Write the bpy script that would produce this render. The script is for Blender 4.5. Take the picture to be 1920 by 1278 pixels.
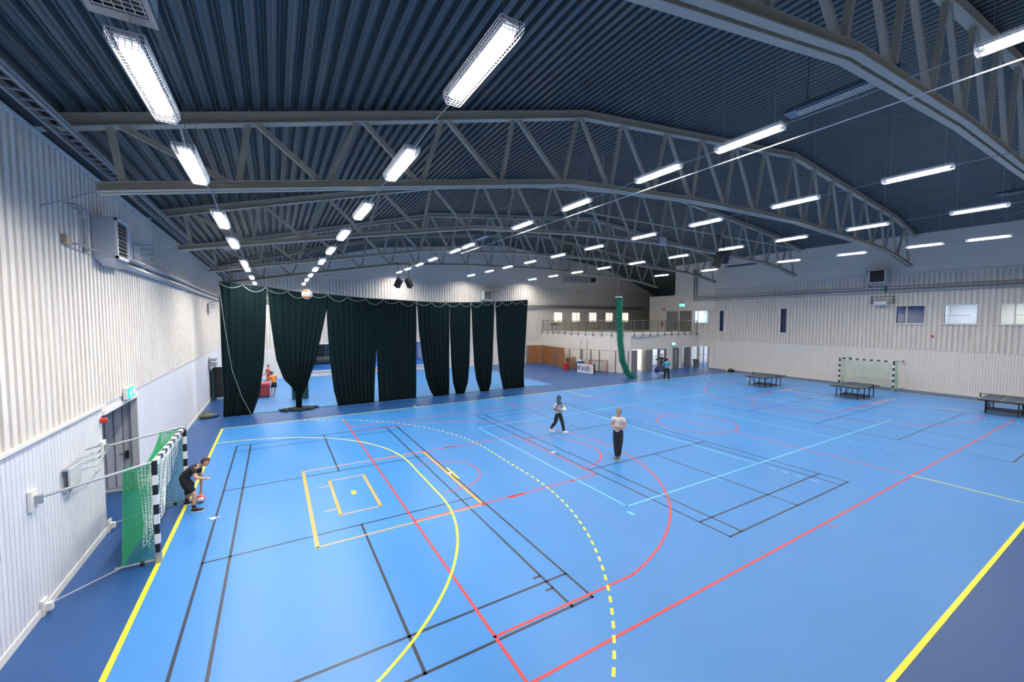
import bpy, bmesh, math, random
from mathutils import Vector, Matrix, noise
R = math.radians
random.seed(7)
for o in list(bpy.data.objects): bpy.data.objects.remove(o)
SC = bpy.context.scene
COL = SC.collection

# ------------------------------------------------------------------ camera, world, exposure
CP = Vector((2.1365, -1.885, 4.8933)); YAW, PIT, ROL, FPX = -0.5324, 1.5182, 0.0009, 755.355
CM = Matrix.Rotation(YAW, 3, 'Z') @ Matrix.Rotation(PIT, 3, 'X') @ Matrix.Rotation(ROL, 3, 'Z')
cd = bpy.data.cameras.new('camera'); cam = bpy.data.objects.new('camera', cd); COL.objects.link(cam)
cam.location = CP; cam.rotation_euler = CM.to_euler()
cd.sensor_width = 36; cd.lens = FPX/1920*36; cd.clip_start = .05; cd.clip_end = 200
SC.camera = cam
W = bpy.data.worlds.new('world'); SC.world = W; W.use_nodes = True
W.node_tree.nodes['Background'].inputs[0].default_value = (.02, .03, .05, 1)
W.node_tree.nodes['Background'].inputs[1].default_value = .3
vs = SC.view_settings; vs.view_transform = 'Standard'; vs.look = 'None'; vs.gamma = 1; vs.use_curve_mapping = False
vs.exposure = 1.0
LAMP_W = 51.0

def pray(p):
    return CM @ Vector(((p[0]-960)/FPX, -(p[1]-639)/FPX, -1))
def at(p, axis, val):
    """survey helper: where the sight line of a photo point meets a known real plane"""
    d = pray(p); i = 'xyz'.index(axis)
    return CP + d*((val-CP[i])/d[i])

# ------------------------------------------------------------------ materials
MATS = {}
def mat(name, col, rough=.6, metal=0, noise_amt=0, nscale=6, bump=0, emit=None, es=0, spec=.5, alpha=1, coat=0):
    if name in MATS: return MATS[name]
    m = bpy.data.materials.new(name); m.use_nodes = True; nt = m.node_tree; N = nt.nodes; L = nt.links
    b = N['Principled BSDF']; c4 = (*col, 1)
    b.inputs['Base Color'].default_value = c4
    b.inputs['Roughness'].default_value = rough; b.inputs['Metallic'].default_value = metal
    b.inputs['Specular IOR Level'].default_value = spec
    if coat: b.inputs['Coat Weight'].default_value = coat; b.inputs['Coat Roughness'].default_value = .25
    if noise_amt or bump:
        tc = N.new('ShaderNodeTexCoord'); nz = N.new('ShaderNodeTexNoise'); nz.inputs['Scale'].default_value = nscale
        nz.inputs['Detail'].default_value = 5; L.new(tc.outputs['Object'], nz.inputs['Vector'])
        if noise_amt:
            mx = N.new('ShaderNodeMix'); mx.data_type = 'RGBA'
            mx.inputs[6].default_value = (*[max(0, c*(1-noise_amt)) for c in col], 1)
            mx.inputs[7].default_value = (*[min(1, c*(1+noise_amt)) for c in col], 1)
            L.new(nz.outputs['Fac'], mx.inputs[0]); L.new(mx.outputs[2], b.inputs['Base Color'])
        if bump:
            bp = N.new('ShaderNodeBump'); bp.inputs['Strength'].default_value = bump
            bp.inputs['Distance'].default_value = .01
            L.new(nz.outputs['Fac'], bp.inputs['Height']); L.new(bp.outputs['Normal'], b.inputs['Normal'])
    if emit:
        b.inputs['Emission Color'].default_value = (*emit, 1); b.inputs['Emission Strength'].default_value = es
    MATS[name] = m; return m

def floor_mat():
    m = mat('sports_floor', (.07, .3, .8), rough=.3, spec=.5, bump=.05, nscale=60); nt = m.node_tree; N = nt.nodes; L = nt.links
    b = N['Principled BSDF']; g = N.new('ShaderNodeNewGeometry'); s = N.new('ShaderNodeSeparateXYZ'); L.new(g.outputs['Position'], s.inputs[0])
    def step(sock, v, op='GREATER_THAN'):
        n = N.new('ShaderNodeMath'); n.operation = op; n.inputs[1].default_value = v; L.new(sock, n.inputs[0]); return n.outputs[0]
    def mul(a, c, op='MULTIPLY'):
        n = N.new('ShaderNodeMath'); n.operation = op; L.new(a, n.inputs[0]); L.new(c, n.inputs[1]); return n.outputs[0]
    X, Y = s.outputs[0], s.outputs[1]
    court = mul(mul(step(X, 0), step(X, 38.75, 'LESS_THAN')), mul(step(Y, 0), step(Y, 20.12, 'LESS_THAN')))
    c2 = mul(mul(step(X, 0), step(X, 20.2, 'LESS_THAN')), mul(step(Y, 22.75), step(Y, 38, 'LESS_THAN')))
    msk = mul(court, c2, 'MAXIMUM')
    nz = N.new('ShaderNodeTexNoise'); nz.inputs['Scale'].default_value = .6; nz.inputs['Detail'].default_value = 3; L.new(g.outputs['Position'], nz.inputs['Vector'])
    sp = N.new('ShaderNodeTexNoise'); sp.inputs['Scale'].default_value = 45; sp.inputs['Detail'].default_value = 2; L.new(g.outputs['Position'], sp.inputs['Vector'])
    mx = N.new('ShaderNodeMix'); mx.data_type = 'RGBA'; mx.inputs[6].default_value = (.015, .076, .245, 1); mx.inputs[7].default_value = (.045, .222, .570, 1)
    L.new(msk, mx.inputs[0])
    hv = N.new('ShaderNodeHueSaturation'); L.new(mx.outputs[2], hv.inputs['Color'])
    a = N.new('ShaderNodeMath'); a.operation = 'MULTIPLY_ADD'; a.inputs[1].default_value = .16; a.inputs[2].default_value = .92; L.new(nz.outputs['Fac'], a.inputs[0])
    a2 = N.new('ShaderNodeMath'); a2.operation = 'MULTIPLY_ADD'; a2.inputs[1].default_value = .25; a2.inputs[2].default_value = .875; L.new(sp.outputs['Fac'], a2.inputs[0])
    L.new(mul(a.outputs[0], a2.outputs[0]), hv.inputs['Value']); L.new(hv.outputs[0], b.inputs['Base Color'])
    r = N.new('ShaderNodeMath'); r.operation = 'MULTIPLY_ADD'; r.inputs[1].default_value = .12; r.inputs[2].default_value = .32; L.new(nz.outputs['Fac'], r.inputs[0]); L.new(r.outputs[0], b.inputs['Roughness'])
    return m

def wood_mat(name, col, dirt, lo=.0):
    """whitewashed vertical boards with brown stains running down the grain"""
    m = mat(name, col, rough=.65); nt = m.node_tree; N = nt.nodes; L = nt.links; b = N['Principled BSDF']
    g = N.new('ShaderNodeNewGeometry'); mp = N.new('ShaderNodeMapping'); mp.inputs['Scale'].default_value = (9, 9, .7); L.new(g.outputs['Position'], mp.inputs[0])
    nz = N.new('ShaderNodeTexNoise'); nz.inputs['Scale'].default_value = 1; nz.inputs['Detail'].default_value = 6; nz.inputs['Roughness'].default_value = .7; L.new(mp.outputs[0], nz.inputs['Vector'])
    cr = N.new('ShaderNodeValToRGB'); cr.color_ramp.elements[0].position = .3; cr.color_ramp.elements[0].color = (*dirt, 1)
    cr.color_ramp.elements[1].position = .62; cr.color_ramp.elements[1].color = (*col, 1); L.new(nz.outputs['Fac'], cr.inputs[0]); L.new(cr.outputs[0], b.inputs['Base Color'])
    return m

def curtain_mat():
    m = mat('curtain_cloth', (.008, .016, .02), rough=.9, spec=.1); nt = m.node_tree; N = nt.nodes; L = nt.links; b = N['Principled BSDF']
    uv = N.new('ShaderNodeUVMap'); uv.uv_map = 'UVMap'; s = N.new('ShaderNodeSeparateXYZ'); L.new(uv.outputs[0], s.inputs[0])
    out = []
    for i in (0, 1):
        f = N.new('ShaderNodeMath'); f.operation = 'FRACT'; L.new(s.outputs[i], f.inputs[0])
        l = N.new('ShaderNodeMath'); l.operation = 'LESS_THAN'; l.inputs[1].default_value = .10; L.new(f.outputs[0], l.inputs[0]); out.append(l.outputs[0])
    mxm = N.new('ShaderNodeMath'); mxm.operation = 'MAXIMUM'; L.new(out[0], mxm.inputs[0]); L.new(out[1], mxm.inputs[1])
    mx = N.new('ShaderNodeMix'); mx.data_type = 'RGBA'; mx.inputs[6].default_value = (.0025, .009, .011, 1); mx.inputs[7].default_value = (.011, .034, .038, 1)
    L.new(mxm.outputs[0], mx.inputs[0]); L.new(mx.outputs[2], b.inputs['Base Color']); return m

def glass_mat(name, tint=(.9, .95, 1), op=.12):
    m = bpy.data.materials.new(name); m.use_nodes = True; nt = m.node_tree; N = nt.nodes; L = nt.links; N.clear()
    o = N.new('ShaderNodeOutputMaterial'); t = N.new('ShaderNodeBsdfTransparent'); t.inputs[0].default_value = (*tint, 1)
    gl = N.new('ShaderNodeBsdfGlossy'); gl.inputs['Roughness'].default_value = .05; mx = N.new('ShaderNodeMixShader'); mx.inputs[0].default_value = op
    L.new(t.outputs[0], mx.inputs[1]); L.new(gl.outputs[0], mx.inputs[2]); L.new(mx.outputs[0], o.inputs[0]); MATS[name] = m; return m

FLOOR = floor_mat()
M_up = wood_mat('slat_boards', (.79, .775, .74), (.67, .63, .575))
M_back = wood_mat('board_recess', (.68, .63, .575), (.55, .49, .43))
M_low = wood_mat('lower_panelling', (.72, .74, .80), (.62, .65, .72))
M_lowr = wood_mat('lower_panelling_cream', (.82, .80, .77), (.74, .71, .68))
M_gap = mat('panel_groove', (.50, .49, .48))
M_plain = mat('plaster', (.78, .745, .70), rough=.8, noise_amt=.04, nscale=1.5)
M_white = mat('white_paint', (.74, .74, .76), rough=.45, noise_amt=.03)
M_trim = mat('white_trim', (.78, .77, .74), rough=.5, noise_amt=.03)
M_deck = mat('galvanised_deck', (.090, .115, .130), rough=.40, metal=.5, noise_amt=.12, nscale=1.2)
M_steel = mat('truss_paint', (.40, .385, .33), rough=.5, metal=0, noise_amt=.05, nscale=2)
M_galv = mat('galvanised_steel', (.42, .44, .47), rough=.4, metal=.6, noise_amt=.1, nscale=5)
M_pipe = mat('duct_metal', (.46, .47, .50), rough=.4, metal=.45, noise_amt=.06)
M_gal = mat('light_grey_sheet', (.52, .55, .60), rough=.45, noise_amt=.04)
M_dgrey = mat('grey_door', (.20, .205, .225), rough=.5, noise_amt=.05)
M_mgrey = mat('mid_grey', (.13, .13, .14), rough=.6)
M_black = mat('black', (.008, .008, .010), rough=.5)
M_soft = mat('black_vinyl', (.022, .022, .026), rough=.55, noise_amt=.2, nscale=8)
M_blk2 = mat('black_goal_paint', (.012, .012, .022), rough=.35)
M_wht2 = mat('white_goal_paint', (.82, .82, .82), rough=.35)
M_green = mat('green_net_cord', (.03, .38, .15), rough=.7)
M_greenc = mat('green_gauze_cord', (.012, .27, .17), rough=.7)
M_wcord = mat('white_net_cord', (.80, .84, .84), rough=.7)
M_bcord = mat('grey_green_cord', (.16, .30, .31), rough=.7)
M_red = mat('red_paint', (.62, .03, .02), rough=.4)
M_dred = mat('dark_red', (.35, .03, .05), rough=.5)
M_orange = mat('orange_cloth', (.90, .25, .01), rough=.8, noise_amt=.06)
M_skin = mat('skin', (.60, .32, .22), rough=.55, noise_amt=.06)
M_skind = mat('brown_skin', (.26, .13, .085), rough=.55, noise_amt=.06)
M_hair = mat('brown_hair', (.055, .028, .016), rough=.7, bump=.6, nscale=80)
M_hairb = mat('black_hair', (.015, .010, .009), rough=.7, bump=.6, nscale=80)
M_hairl = mat('fair_hair', (.30, .19, .11), rough=.7, bump=.6, nscale=80)
M_eye = mat('eye', (.02, .015, .012), rough=.2)
M_lip = mat('lip', (.40, .12, .10), rough=.5)
M_bluemat = mat('blue_vinyl', (.03, .20, .62), rough=.4)
M_lblue = mat('pale_blue_wall', (.22, .40, .70), rough=.6)
M_dglass = mat('night_window', (.010, .03, .11), rough=.12)
M_ply = mat('brown_board', (.34, .145, .05), rough=.55, noise_amt=.12, nscale=3)
M_card = mat('cardboard', (.36, .22, .11), rough=.8, noise_amt=.1)
M_tube = mat('lamp_diffuser', (.9, .9, .9), emit=(.95, .97, 1), es=1.8)
M_lit = mat('lit_window', (.8, .75, .6), emit=(1, .88, .68), es=.62)
M_exit = mat('exit_green_lit', (.0, .35, .2), emit=(.0, .75, .45), es=.9)
M_exitw = mat('exit_white_lit', (.8, .8, .8), emit=(.75, 1, .95), es=1.3)
G_glass = glass_mat('window_glass')
G_rail = glass_mat('rail_glass', (.80, .82, .80), .06)
LC = dict(yellow=mat('yellow_line', (.86, .80, .03), rough=.35), pale=mat('overexposed_yellow_line', (.70, .72, .45), rough=.35),  # pale: the same yellow lines, overexposure at the far end put into the colour
          red=mat('red_line', (.66, .045, .05), rough=.35), black=mat('black_line', (.022, .03, .055), rough=.35),
          orange=mat('orange_line', (.82, .36, .07), rough=.35), cyan=mat('cyan_line', (.16, .58, .88), rough=.35))

# ------------------------------------------------------------------ mesh builder
class MB:
    def __init__(s): s.v = []; s.f = []; s.m = []; s.uv = None
    def add(s, vs, fs, mi=0):
        n = len(s.v); s.v += [tuple(v) for v in vs]; s.f += [tuple(i+n for i in f) for f in fs]; s.m += [mi]*len(fs); return s
    def box(s, a, b, mi=0):
        (x0, y0, z0), (x1, y1, z1) = a, b
        x0, x1 = sorted((x0, x1)); y0, y1 = sorted((y0, y1)); z0, z1 = sorted((z0, z1))
        return s.add([(x0,y0,z0),(x1,y0,z0),(x1,y1,z0),(x0,y1,z0),(x0,y0,z1),(x1,y0,z1),(x1,y1,z1),(x0,y1,z1)],
              [(0,3,2,1),(4,5,6,7),(0,1,5,4),(1,2,6,5),(2,3,7,6),(3,0,4,7)], mi)
    def cbox(s, c, d, mi=0, rot=None):
        x, y, z = [k/2 for k in d]; vs = [Vector(p) for p in ((-x,-y,-z),(x,-y,-z),(x,y,-z),(-x,y,-z),(-x,-y,z),(x,-y,z),(x,y,z),(-x,y,z))]
        if rot is not None: vs = [rot @ p for p in vs]
        c = Vector(c); return s.add([p+c for p in vs], [(0,3,2,1),(4,5,6,7),(0,1,5,4),(1,2,6,5),(2,3,7,6),(3,0,4,7)], mi)
    def bar(s, p, q, w, h, mi=0, up=(0,0,1)):
        p = Vector(p); q = Vector(q); d = (q-p).normalized(); u = Vector(up)
        if abs(d.dot(u)) > .99: u = Vector((0,1,0))
        a = d.cross(u).normalized(); b = a.cross(d).normalized(); a *= w/2; b *= h/2
        return s.add([p-a-b,p+a-b,p+a+b,p-a+b,q-a-b,q+a-b,q+a+b,q-a+b], [(0,1,2,3),(7,6,5,4),(0,4,5,1),(1,5,6,2),(2,6,7,3),(3,7,4,0)], mi)
    def tube(s, pts, r, n=6, mi=0, cap=True):
        pts = [Vector(p) for p in pts]; rs = r if isinstance(r, (list, tuple)) else [r]*len(pts); vs = []; prev = None
        for i, p in enumerate(pts):
            d = (pts[min(i+1, len(pts)-1)]-pts[max(i-1, 0)])
            d = d.normalized() if d.length > 1e-9 else Vector((0,0,1))
            if prev is None:
                u = Vector((0,0,1)) if abs(d.z) < .9 else Vector((1,0,0)); a = d.cross(u).normalized()
            else: a = (prev-d*prev.dot(d)).normalized()
            prev = a; b = d.cross(a)
            for k in range(n):
                t = 2*math.pi*k/n; vs.append(p+(a*math.cos(t)+b*math.sin(t))*rs[i])
        fs = [(i*n+k, i*n+(k+1)%n, (i+1)*n+(k+1)%n, (i+1)*n+k) for i in range(len(pts)-1) for k in range(n)]
        if cap: fs += [tuple(range(n))[::-1], tuple((len(pts)-1)*n+k for k in range(n))]
        return s.add(vs, fs, mi)
    def sphere(s, c, r, mi=0, nu=16, nv=10, rot=None, f=None):
        c = Vector(c); rr = r if isinstance(r, (list, tuple)) else (r, r, r); vs = []
        for j in range(nv+1):
            ph = math.pi*j/nv
            for i in range(nu):
                th = 2*math.pi*i/nu; p = Vector((rr[0]*math.sin(ph)*math.cos(th), rr[1]*math.sin(ph)*math.sin(th), rr[2]*math.cos(ph)))
                if f: p = f(p)
                if rot is not None: p = rot @ p
                vs.append(c+p)
        return s.add(vs, [(j*nu+i, (j+1)*nu+i, (j+1)*nu+(i+1)%nu, j*nu+(i+1)%nu) for j in range(nv) for i in range(nu)], mi)
    def lathe(s, c, prof, n=20, mi=0, rot=None):
        c = Vector(c); vs = []
        for (r, z) in prof:
            for i in range(n):
                t = 2*math.pi*i/n; p = Vector((r*math.cos(t), r*math.sin(t), z)); vs.append(c+(rot @ p if rot is not None else p))
        fs = [(j*n+i, j*n+(i+1)%n, (j+1)*n+(i+1)%n, (j+1)*n+i) for j in range(len(prof)-1) for i in range(n)]
        fs += [tuple(range(n))[::-1], tuple((len(prof)-1)*n+k for k in range(n))]
        return s.add(vs, fs, mi)
    def quad(s, a, b, c, d, mi=0): return s.add([a,b,c,d], [(0,1,2,3)], mi)
    def prism(s, pts, z0, z1, mi=0):
        n = len(pts); return s.add([(x,y,z0) for x,y in pts]+[(x,y,z1) for x,y in pts],
            [tuple(range(n))[::-1], tuple(range(n,2*n))]+[(i,(i+1)%n,n+(i+1)%n,n+i) for i in range(n)], mi)
    def build(s, name, mats, parent=None, label=None, world=True, smooth=False, bevel=0):
        me = bpy.data.meshes.new(name); vs_ = s.v
        if parent is not None and world:
            o = wloc(parent); vs_ = [(v[0]-o[0], v[1]-o[1], v[2]-o[2]) for v in s.v]
        me.from_pydata(vs_, [], s.f)
        ml = mats if isinstance(mats, (list, tuple)) else [mats]
        for m in ml: me.materials.append(m)
        me.polygons.foreach_set('material_index', s.m)
        if smooth: me.polygons.foreach_set('use_smooth', [True]*len(s.f))
        me.update()
        ob = bpy.data.objects.new(name, me); COL.objects.link(ob)
        if parent is not None: ob.parent = parent
        if label: ob['label'] = label
        if bevel:
            b = ob.modifiers.new('b', 'BEVEL'); b.width = bevel; b.segments = 2; b.limit_method = 'ANGLE'
        return ob
def wloc(o):
    p = Vector(o.location)
    while o.parent: o = o.parent; p = p+Vector(o.location)
    return p
def thing(name, label, cat, loc=(0,0,0), group=None, rotz=0):
    o = bpy.data.objects.new(name, None); COL.objects.link(o); o.location = loc; o.rotation_euler.z = rotz; o.empty_display_size = .2
    return tag(o, label, cat, group)
def tag(o, label, cat, group=None, kind=None):
    o['label'] = label; o['category'] = cat
    if group: o['group'] = group
    if kind: o['kind'] = kind
    return o
def struct(mb, name, mats, parent=None, **k):
    o = mb.build(name, mats, parent, **k)
    if parent is None: o['kind'] = 'structure'
    return o
def copy_tree(o, parent=None):
    c = o.copy(); COL.objects.link(c); c.parent = parent
    for ch in list(o.children): copy_tree(ch, c)
    return c
ORD = ['first','second','third','fourth','fifth','sixth','seventh','eighth','ninth','tenth','eleventh','twelfth']

# ------------------------------------------------------------------ room constants (metres)
LW, RW, YB, YN = -1.32, 40.6, 36.6, -4.0
ROOF = [(-1.32, 8.36), (10.7, 11.50), (23.8, 12.90), (37.0, 11.62), (40.8, 10.80)]
def roofz(x):
    for (a, za), (b, zb) in zip(ROOF, ROOF[1:]):
        if x <= b: return za+(zb-za)*(x-a)/(b-a)
    return ROOF[-1][1]+(x-ROOF[-1][0])*(-.36)
TRY = [1.15, 8.3, 15.4, 22.5, 29.6]     # truss planes

# ------------------------------------------------------------------ light fixtures (defined early: they are the room's light)
def lamp_proto():
    t = thing('ceiling_light', 'x', 'light')
    b = MB(); b.box((-.085,-.75,-.055),(.085,.75,0)); b.box((-.075,-.77,-.045),(.075,.77,.01)); b.build('housing', M_gal, t)
    d = MB(); d.add([(-.08,-.68,-.055),(.08,-.68,-.055),(.08,.68,-.055),(-.08,.68,-.055),(-.07,-.68,-.105),(.07,-.68,-.105),(.07,.68,-.105),(-.07,.68,-.105)],
        [(0,3,2,1),(4,5,6,7),(0,1,5,4),(1,2,6,5),(2,3,7,6),(3,0,4,7)]); d.build('diffuser', M_tube, t)
    g = MB(); r = .0032; ring = [(-.135,0,-.0),(-.135,0,-.08),(-.095,0,-.145),(.095,0,-.145),(.135,0,-.08),(.135,0,0)]
    for k in range(31):
        y = -.78+k*.052; g.tube([(p[0], y, p[2]) for p in ring], r, 4)
    for (x, z) in [(-.135,0),(-.135,-.04),(-.135,-.08),(-.115,-.112),(-.095,-.145),(-.05,-.145),(0,-.145),(.05,-.145),(.095,-.145),(.115,-.112),(.135,-.08),(.135,-.04),(.135,0)]:
        g.tube([(x,-.78,z),(x,.78,z)], r*1.2, 4)
    for y in (-.78, .78):
        for z in (-.0,-.04,-.08): g.tube([(-.135,y,z),(.135,y,z)], r, 4)
        for x in (-.09,-.045,0,.045,.09): g.tube([(x,y,-.0),(x,y,-.145)], r, 4)
        g.tube([(-.115,y,-.112),(.115,y,-.112)], r, 4)
    g.build('wire_guard', mat('guard_wire', (.75,.76,.78), rough=.4, metal=.3), t)
    return t
LAMPS = [
 ('in the row nearest the left wall', 1.07, 7.35, [3.78, 6.40, 10.45, 13.9, 19.3, 21.5, 26.0, 30.3, 34.6]),
 ('in the second row from the left wall', 4.25, 7.8, [2.47, 5.85, 9.6, 13.1, 16.7, 20.4, 24.0, 27.6, 31.1, 34.7]),
 ('in the third row from the left wall', 12.0, 9.22, [-.66, 3.76, 6.4, 10.15, 13.95, 19.9, 21.9, 26.0, 29.1, 32.3, 35.0]),
 ('in the third row from the right wall', 18.9, 9.28, [-1.5, 2.6, 5.9, 9.5, 13.0, 16.8, 20.4, 23.9, 27.3, 30.6, 34.5]),
 ('in the second row from the right wall', 26.3, 9.3, [-1.2, 2.7, 6.2, 9.45, 12.8, 16.5, 20.2, 23.8, 27.3, 31.0, 34.8]),
 ('in the row nearest the right wall', 34.4, 9.2, [.2, 3.85, 6.25, 9.65, 13.35, 19.55, 24.5])]
lampld = bpy.data.lights.new('lamp_light', 'AREA'); lampld.shape = 'RECTANGLE'; lampld.size = .14; lampld.size_y = 1.4
lampld.energy = LAMP_W; lampld.spread = R(156); lampld.color = (1.0, .935, .86)
proto = lamp_proto()
first = True
for row, x, z, ys in LAMPS:
    for k, y in enumerate(ys):
        t = proto if first else copy_tree(proto); first = False
        z += 0; t.location = (x, y, z+.07)
        tag(t, 'caged fluorescent ceiling light, %s from the front %s' % (ORD[k], row), 'light', 'caged fluorescent ceiling lights')
        rz = roofz(x)-z
        for dy in (-.6, .6):
            s = MB(); s.tube([(0,dy,0),(0,dy+.02,rz-.05)], .0035, 5); s.build('suspension_wire', M_galv, t, world=False)
        lo = bpy.data.objects.new('lamp_light', lampld); COL.objects.link(lo); lo.parent = t; lo.location = (0, 0, -.112)
    c = MB(); pts = []
    yy = ys[0]-1
    for k, y in enumerate(ys):
        pts += [(x+.03, y-.76, z+.02), (x+.03, y+.76, z+.02)]
        if k < len(ys)-1: pts.append((x+.05, (y+ys[k+1])/2, z+(.0 if x > 6 else .10)))
    c.tube(pts, .012, 6)
    tag(c.build('power_cable', mat('pale_cable', (.32,.34,.36))), 'pale cable linking the lights %s' % row, 'cable', 'power cables between the lights')

# ------------------------------------------------------------------ floor with its painted court lines
def floor():
    m = MB(); m.box((LW-2.2, YN-.2, -.12), (48.5, YB+.2, 0), 0)
    mi = {k: i+1 for i, k in enumerate(LC)}; H = {'black': .0012, 'cyan': .0016, 'orange': .0020, 'red': .0024, 'pale': .0028, 'yellow': .0032}
    def seg(c, a, b, w=.05):
        a = Vector((*a, 0)); b = Vector((*b, 0)); d = (b-a).normalized(); n = Vector((-d.y, d.x, 0))*w/2; z = Vector((0,0,H[c]))
        e = d*w/2; m.quad(a-n-e+z, b-n+e+z, b+n+e+z, a+n-e+z, mi[c])
    def rect(c, x0, y0, x1, y1, w=.05):
        seg(c,(x0,y0),(x1,y0),w); seg(c,(x1,y0),(x1,y1),w); seg(c,(x1,y1),(x0,y1),w); seg(c,(x0,y1),(x0,y0),w)
    def arc(c, cx, cy, r, a0, a1, w=.05, n=48, dash=None, clip=None):
        def q(s0, s1):
            z = H[c]; r0, r1 = r-w/2, r+w/2
            p = [(cx+rr*math.cos(s), cy+rr*math.sin(s)) for rr, s in ((r0,s0),(r1,s0),(r1,s1),(r0,s1))]
            if clip and not all(clip[0] <= y <= clip[1] for x, y in p): return
            m.add([(x,y,z) for x,y in p], [(0,1,2,3)], mi[c])
        if dash:
            L = r*abs(a1-a0); k = 0
            while k*(dash[0]+dash[1])+dash[0] < L:
                s = a0+(a1-a0)*k*(dash[0]+dash[1])/L; q(s, s+(a1-a0)*dash[0]/L); k += 1
        else:
            for k in range(n): q(a0+(a1-a0)*k/n, a0+(a1-a0)*(k+1)/n)
    P = math.pi; XR = 38.75
    # handball court
    seg('yellow',(0,0),(0,20.12),.08); seg('yellow',(0,20.12),(XR,20.12)); seg('yellow',(0,0),(XR,0),.07); seg('yellow',(XR,0),(XR,20.12),.06)
    seg('yellow',(19.35,17.5),(19.35,20.12)); seg('yellow',(19.35,0),(19.35,2.45))
    for sx, X0, cc in ((1, 0, 'yellow'), (-1, XR, 'pale')):
        fa = lambda a: a if sx == 1 else P-a
        for r, dash in ((6.0, None), (8.95, (.16,.14))):
            arc(cc, X0, 11.58, r, fa(P/2), fa(0), .05, 60, dash, (0, 20.1)); arc(cc, X0, 8.58, r, fa(-P/2), fa(0), .05, 60, dash, (0.02, 20.1))
            if dash:
                for k in range(10): seg(cc,(X0+sx*r, 8.66+k*.3),(X0+sx*r, 8.80+k*.3))
            else: seg(cc,(X0+sx*r,8.58),(X0+sx*r,11.58))
        seg(cc,(X0+sx*6.92,9.5),(X0+sx*6.92,10.45),.07); seg(cc,(X0+sx*3.95,9.98),(X0+sx*3.95,10.1),.12)
    seg('yellow',(8.83,19.95),(8.87,20.58)); seg('yellow',(14.42,19.98),(14.42,20.3),.08); seg('yellow',(26.2,20.12),(26.2,20.7))
    # basketball court
    rect('red', 4.95, 2.45, 33.6, 17.5); seg('red',(4.95,17.5),(4.92,19.39)); seg('red',(19.35,2.45),(19.35,17.5)); arc('red',19.3,10,1.75,0,2*P)
    seg('red',(13.98,19.3),(13.93,17.5)); seg('red',(13.46,2.43),(13.46,2.2),.04)
    for sx, B in ((1, 4.95), (-1, 33.6)):
        x = lambda d: B+sx*d
        fa = lambda a: a if sx == 1 else P-a
        for y in (7.56, 12.46):
            seg('red',(x(0),y),(x(5.85),y)); o = .05 if y > 10 else -.05
            seg('red',(x(2.7),y+o),(x(3.08),y+o),.11)
            for d in (1.85, 4.0, 4.9): seg('red',(x(d),y),(x(d),y+2.2*o),.05)
        seg('red',(x(5.85),7.56),(x(5.85),12.46)); arc('red', x(5.85), 9.97, 1.8, fa(-P/2), fa(P/2))
        arc('red', x(1.57), 10.0, 1.25, fa(-P/2), fa(P/2), .04)
        seg('red',(x(1.2),8.74),(x(1.57),8.74),.04); seg('red',(x(1.2),11.26),(x(1.57),11.26),.04)
        seg('red',(x(0),3.4),(x(3.0),3.4)); seg('red',(x(0),16.6),(x(3.0),16.6))
        a = math.atan2(6.6, 1.43); arc('red', x(1.57), 10.0, 6.75, fa(-a), fa(a), .05, 90)
    # small orange court
    seg('orange',(2.81,7.5),(2.81,12.5),.08); seg('orange',(2.81,12.5),(6.8,12.50),.045); seg('orange',(2.81,7.5),(6.8,7.50),.045); seg('orange',(6.78,7.5),(6.78,12.5),.08)
    seg('orange',(3.45,8.8),(3.45,11.26),.07); seg('orange',(4.43,8.8),(4.43,11.26),.07)
    for y in (8.8, 11.26): seg('orange',(3.45,y),(4.43,y),.045)
    for y in (9.2, 10.87): seg('orange',(3.13,y),(3.43,y),.045)
    for y in (7.51, 12.50): seg('orange',(31.9,y),(35.9,y),.06)
    # volleyball
    rect('cyan', 10.0, 5.5, 28.2, 14.45); seg('cyan',(16.2,5.5),(16.2,14.45)); seg('cyan',(22.1,5.5),(22.1,14.45))
    for k in range(4):
        for xx in (16.2, 22.1):
            seg('cyan',(xx,5.1-k*.4),(xx,4.95-k*.4)); seg('cyan',(xx,14.85+k*.4),(xx,15.0+k*.4))
    seg('cyan',(9.75,14.55),(9.75,14.7)); seg('cyan',(9.8,5.25),(9.8,5.1),.08)
    # badminton courts
    for bx, by in ((.76, 3.32), (10.9, 3.25)):
        rect('black', bx, by, bx+6.1, by+13.4); w = .05
        for dx in (.46, 5.64): seg('black',(bx+dx,by),(bx+dx,by+13.4),w)
        for dy in (.76, 4.72, 8.68, 12.64): seg('black',(bx,by+dy),(bx+6.1,by+dy),w)
        seg('black',(bx+3.05,by),(bx+3.05,by+4.72)); seg('black',(bx+3.05,by+8.68),(bx+3.05,by+13.4))
    for dx, dy in ((5.5,.55),(5.5,.95)): seg('black',(.76+dx,3.32+dy),(.76+dx+.12,3.32+dy),.05)
    seg('black',(24.0,1.1),(24.0,13.02))
    for y in (1.1, 4.1, 7.05, 10.1, 13.02): seg('black',(24.0,y),(33.4,y),.045)
    seg('black',(33.4,1.1),(33.4,13.02),.045); seg('black',(26.7,1.1),(26.7,13.02),.04)
    struct(m, 'floor', [FLOOR]+list(LC.values()))
floor()

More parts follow.
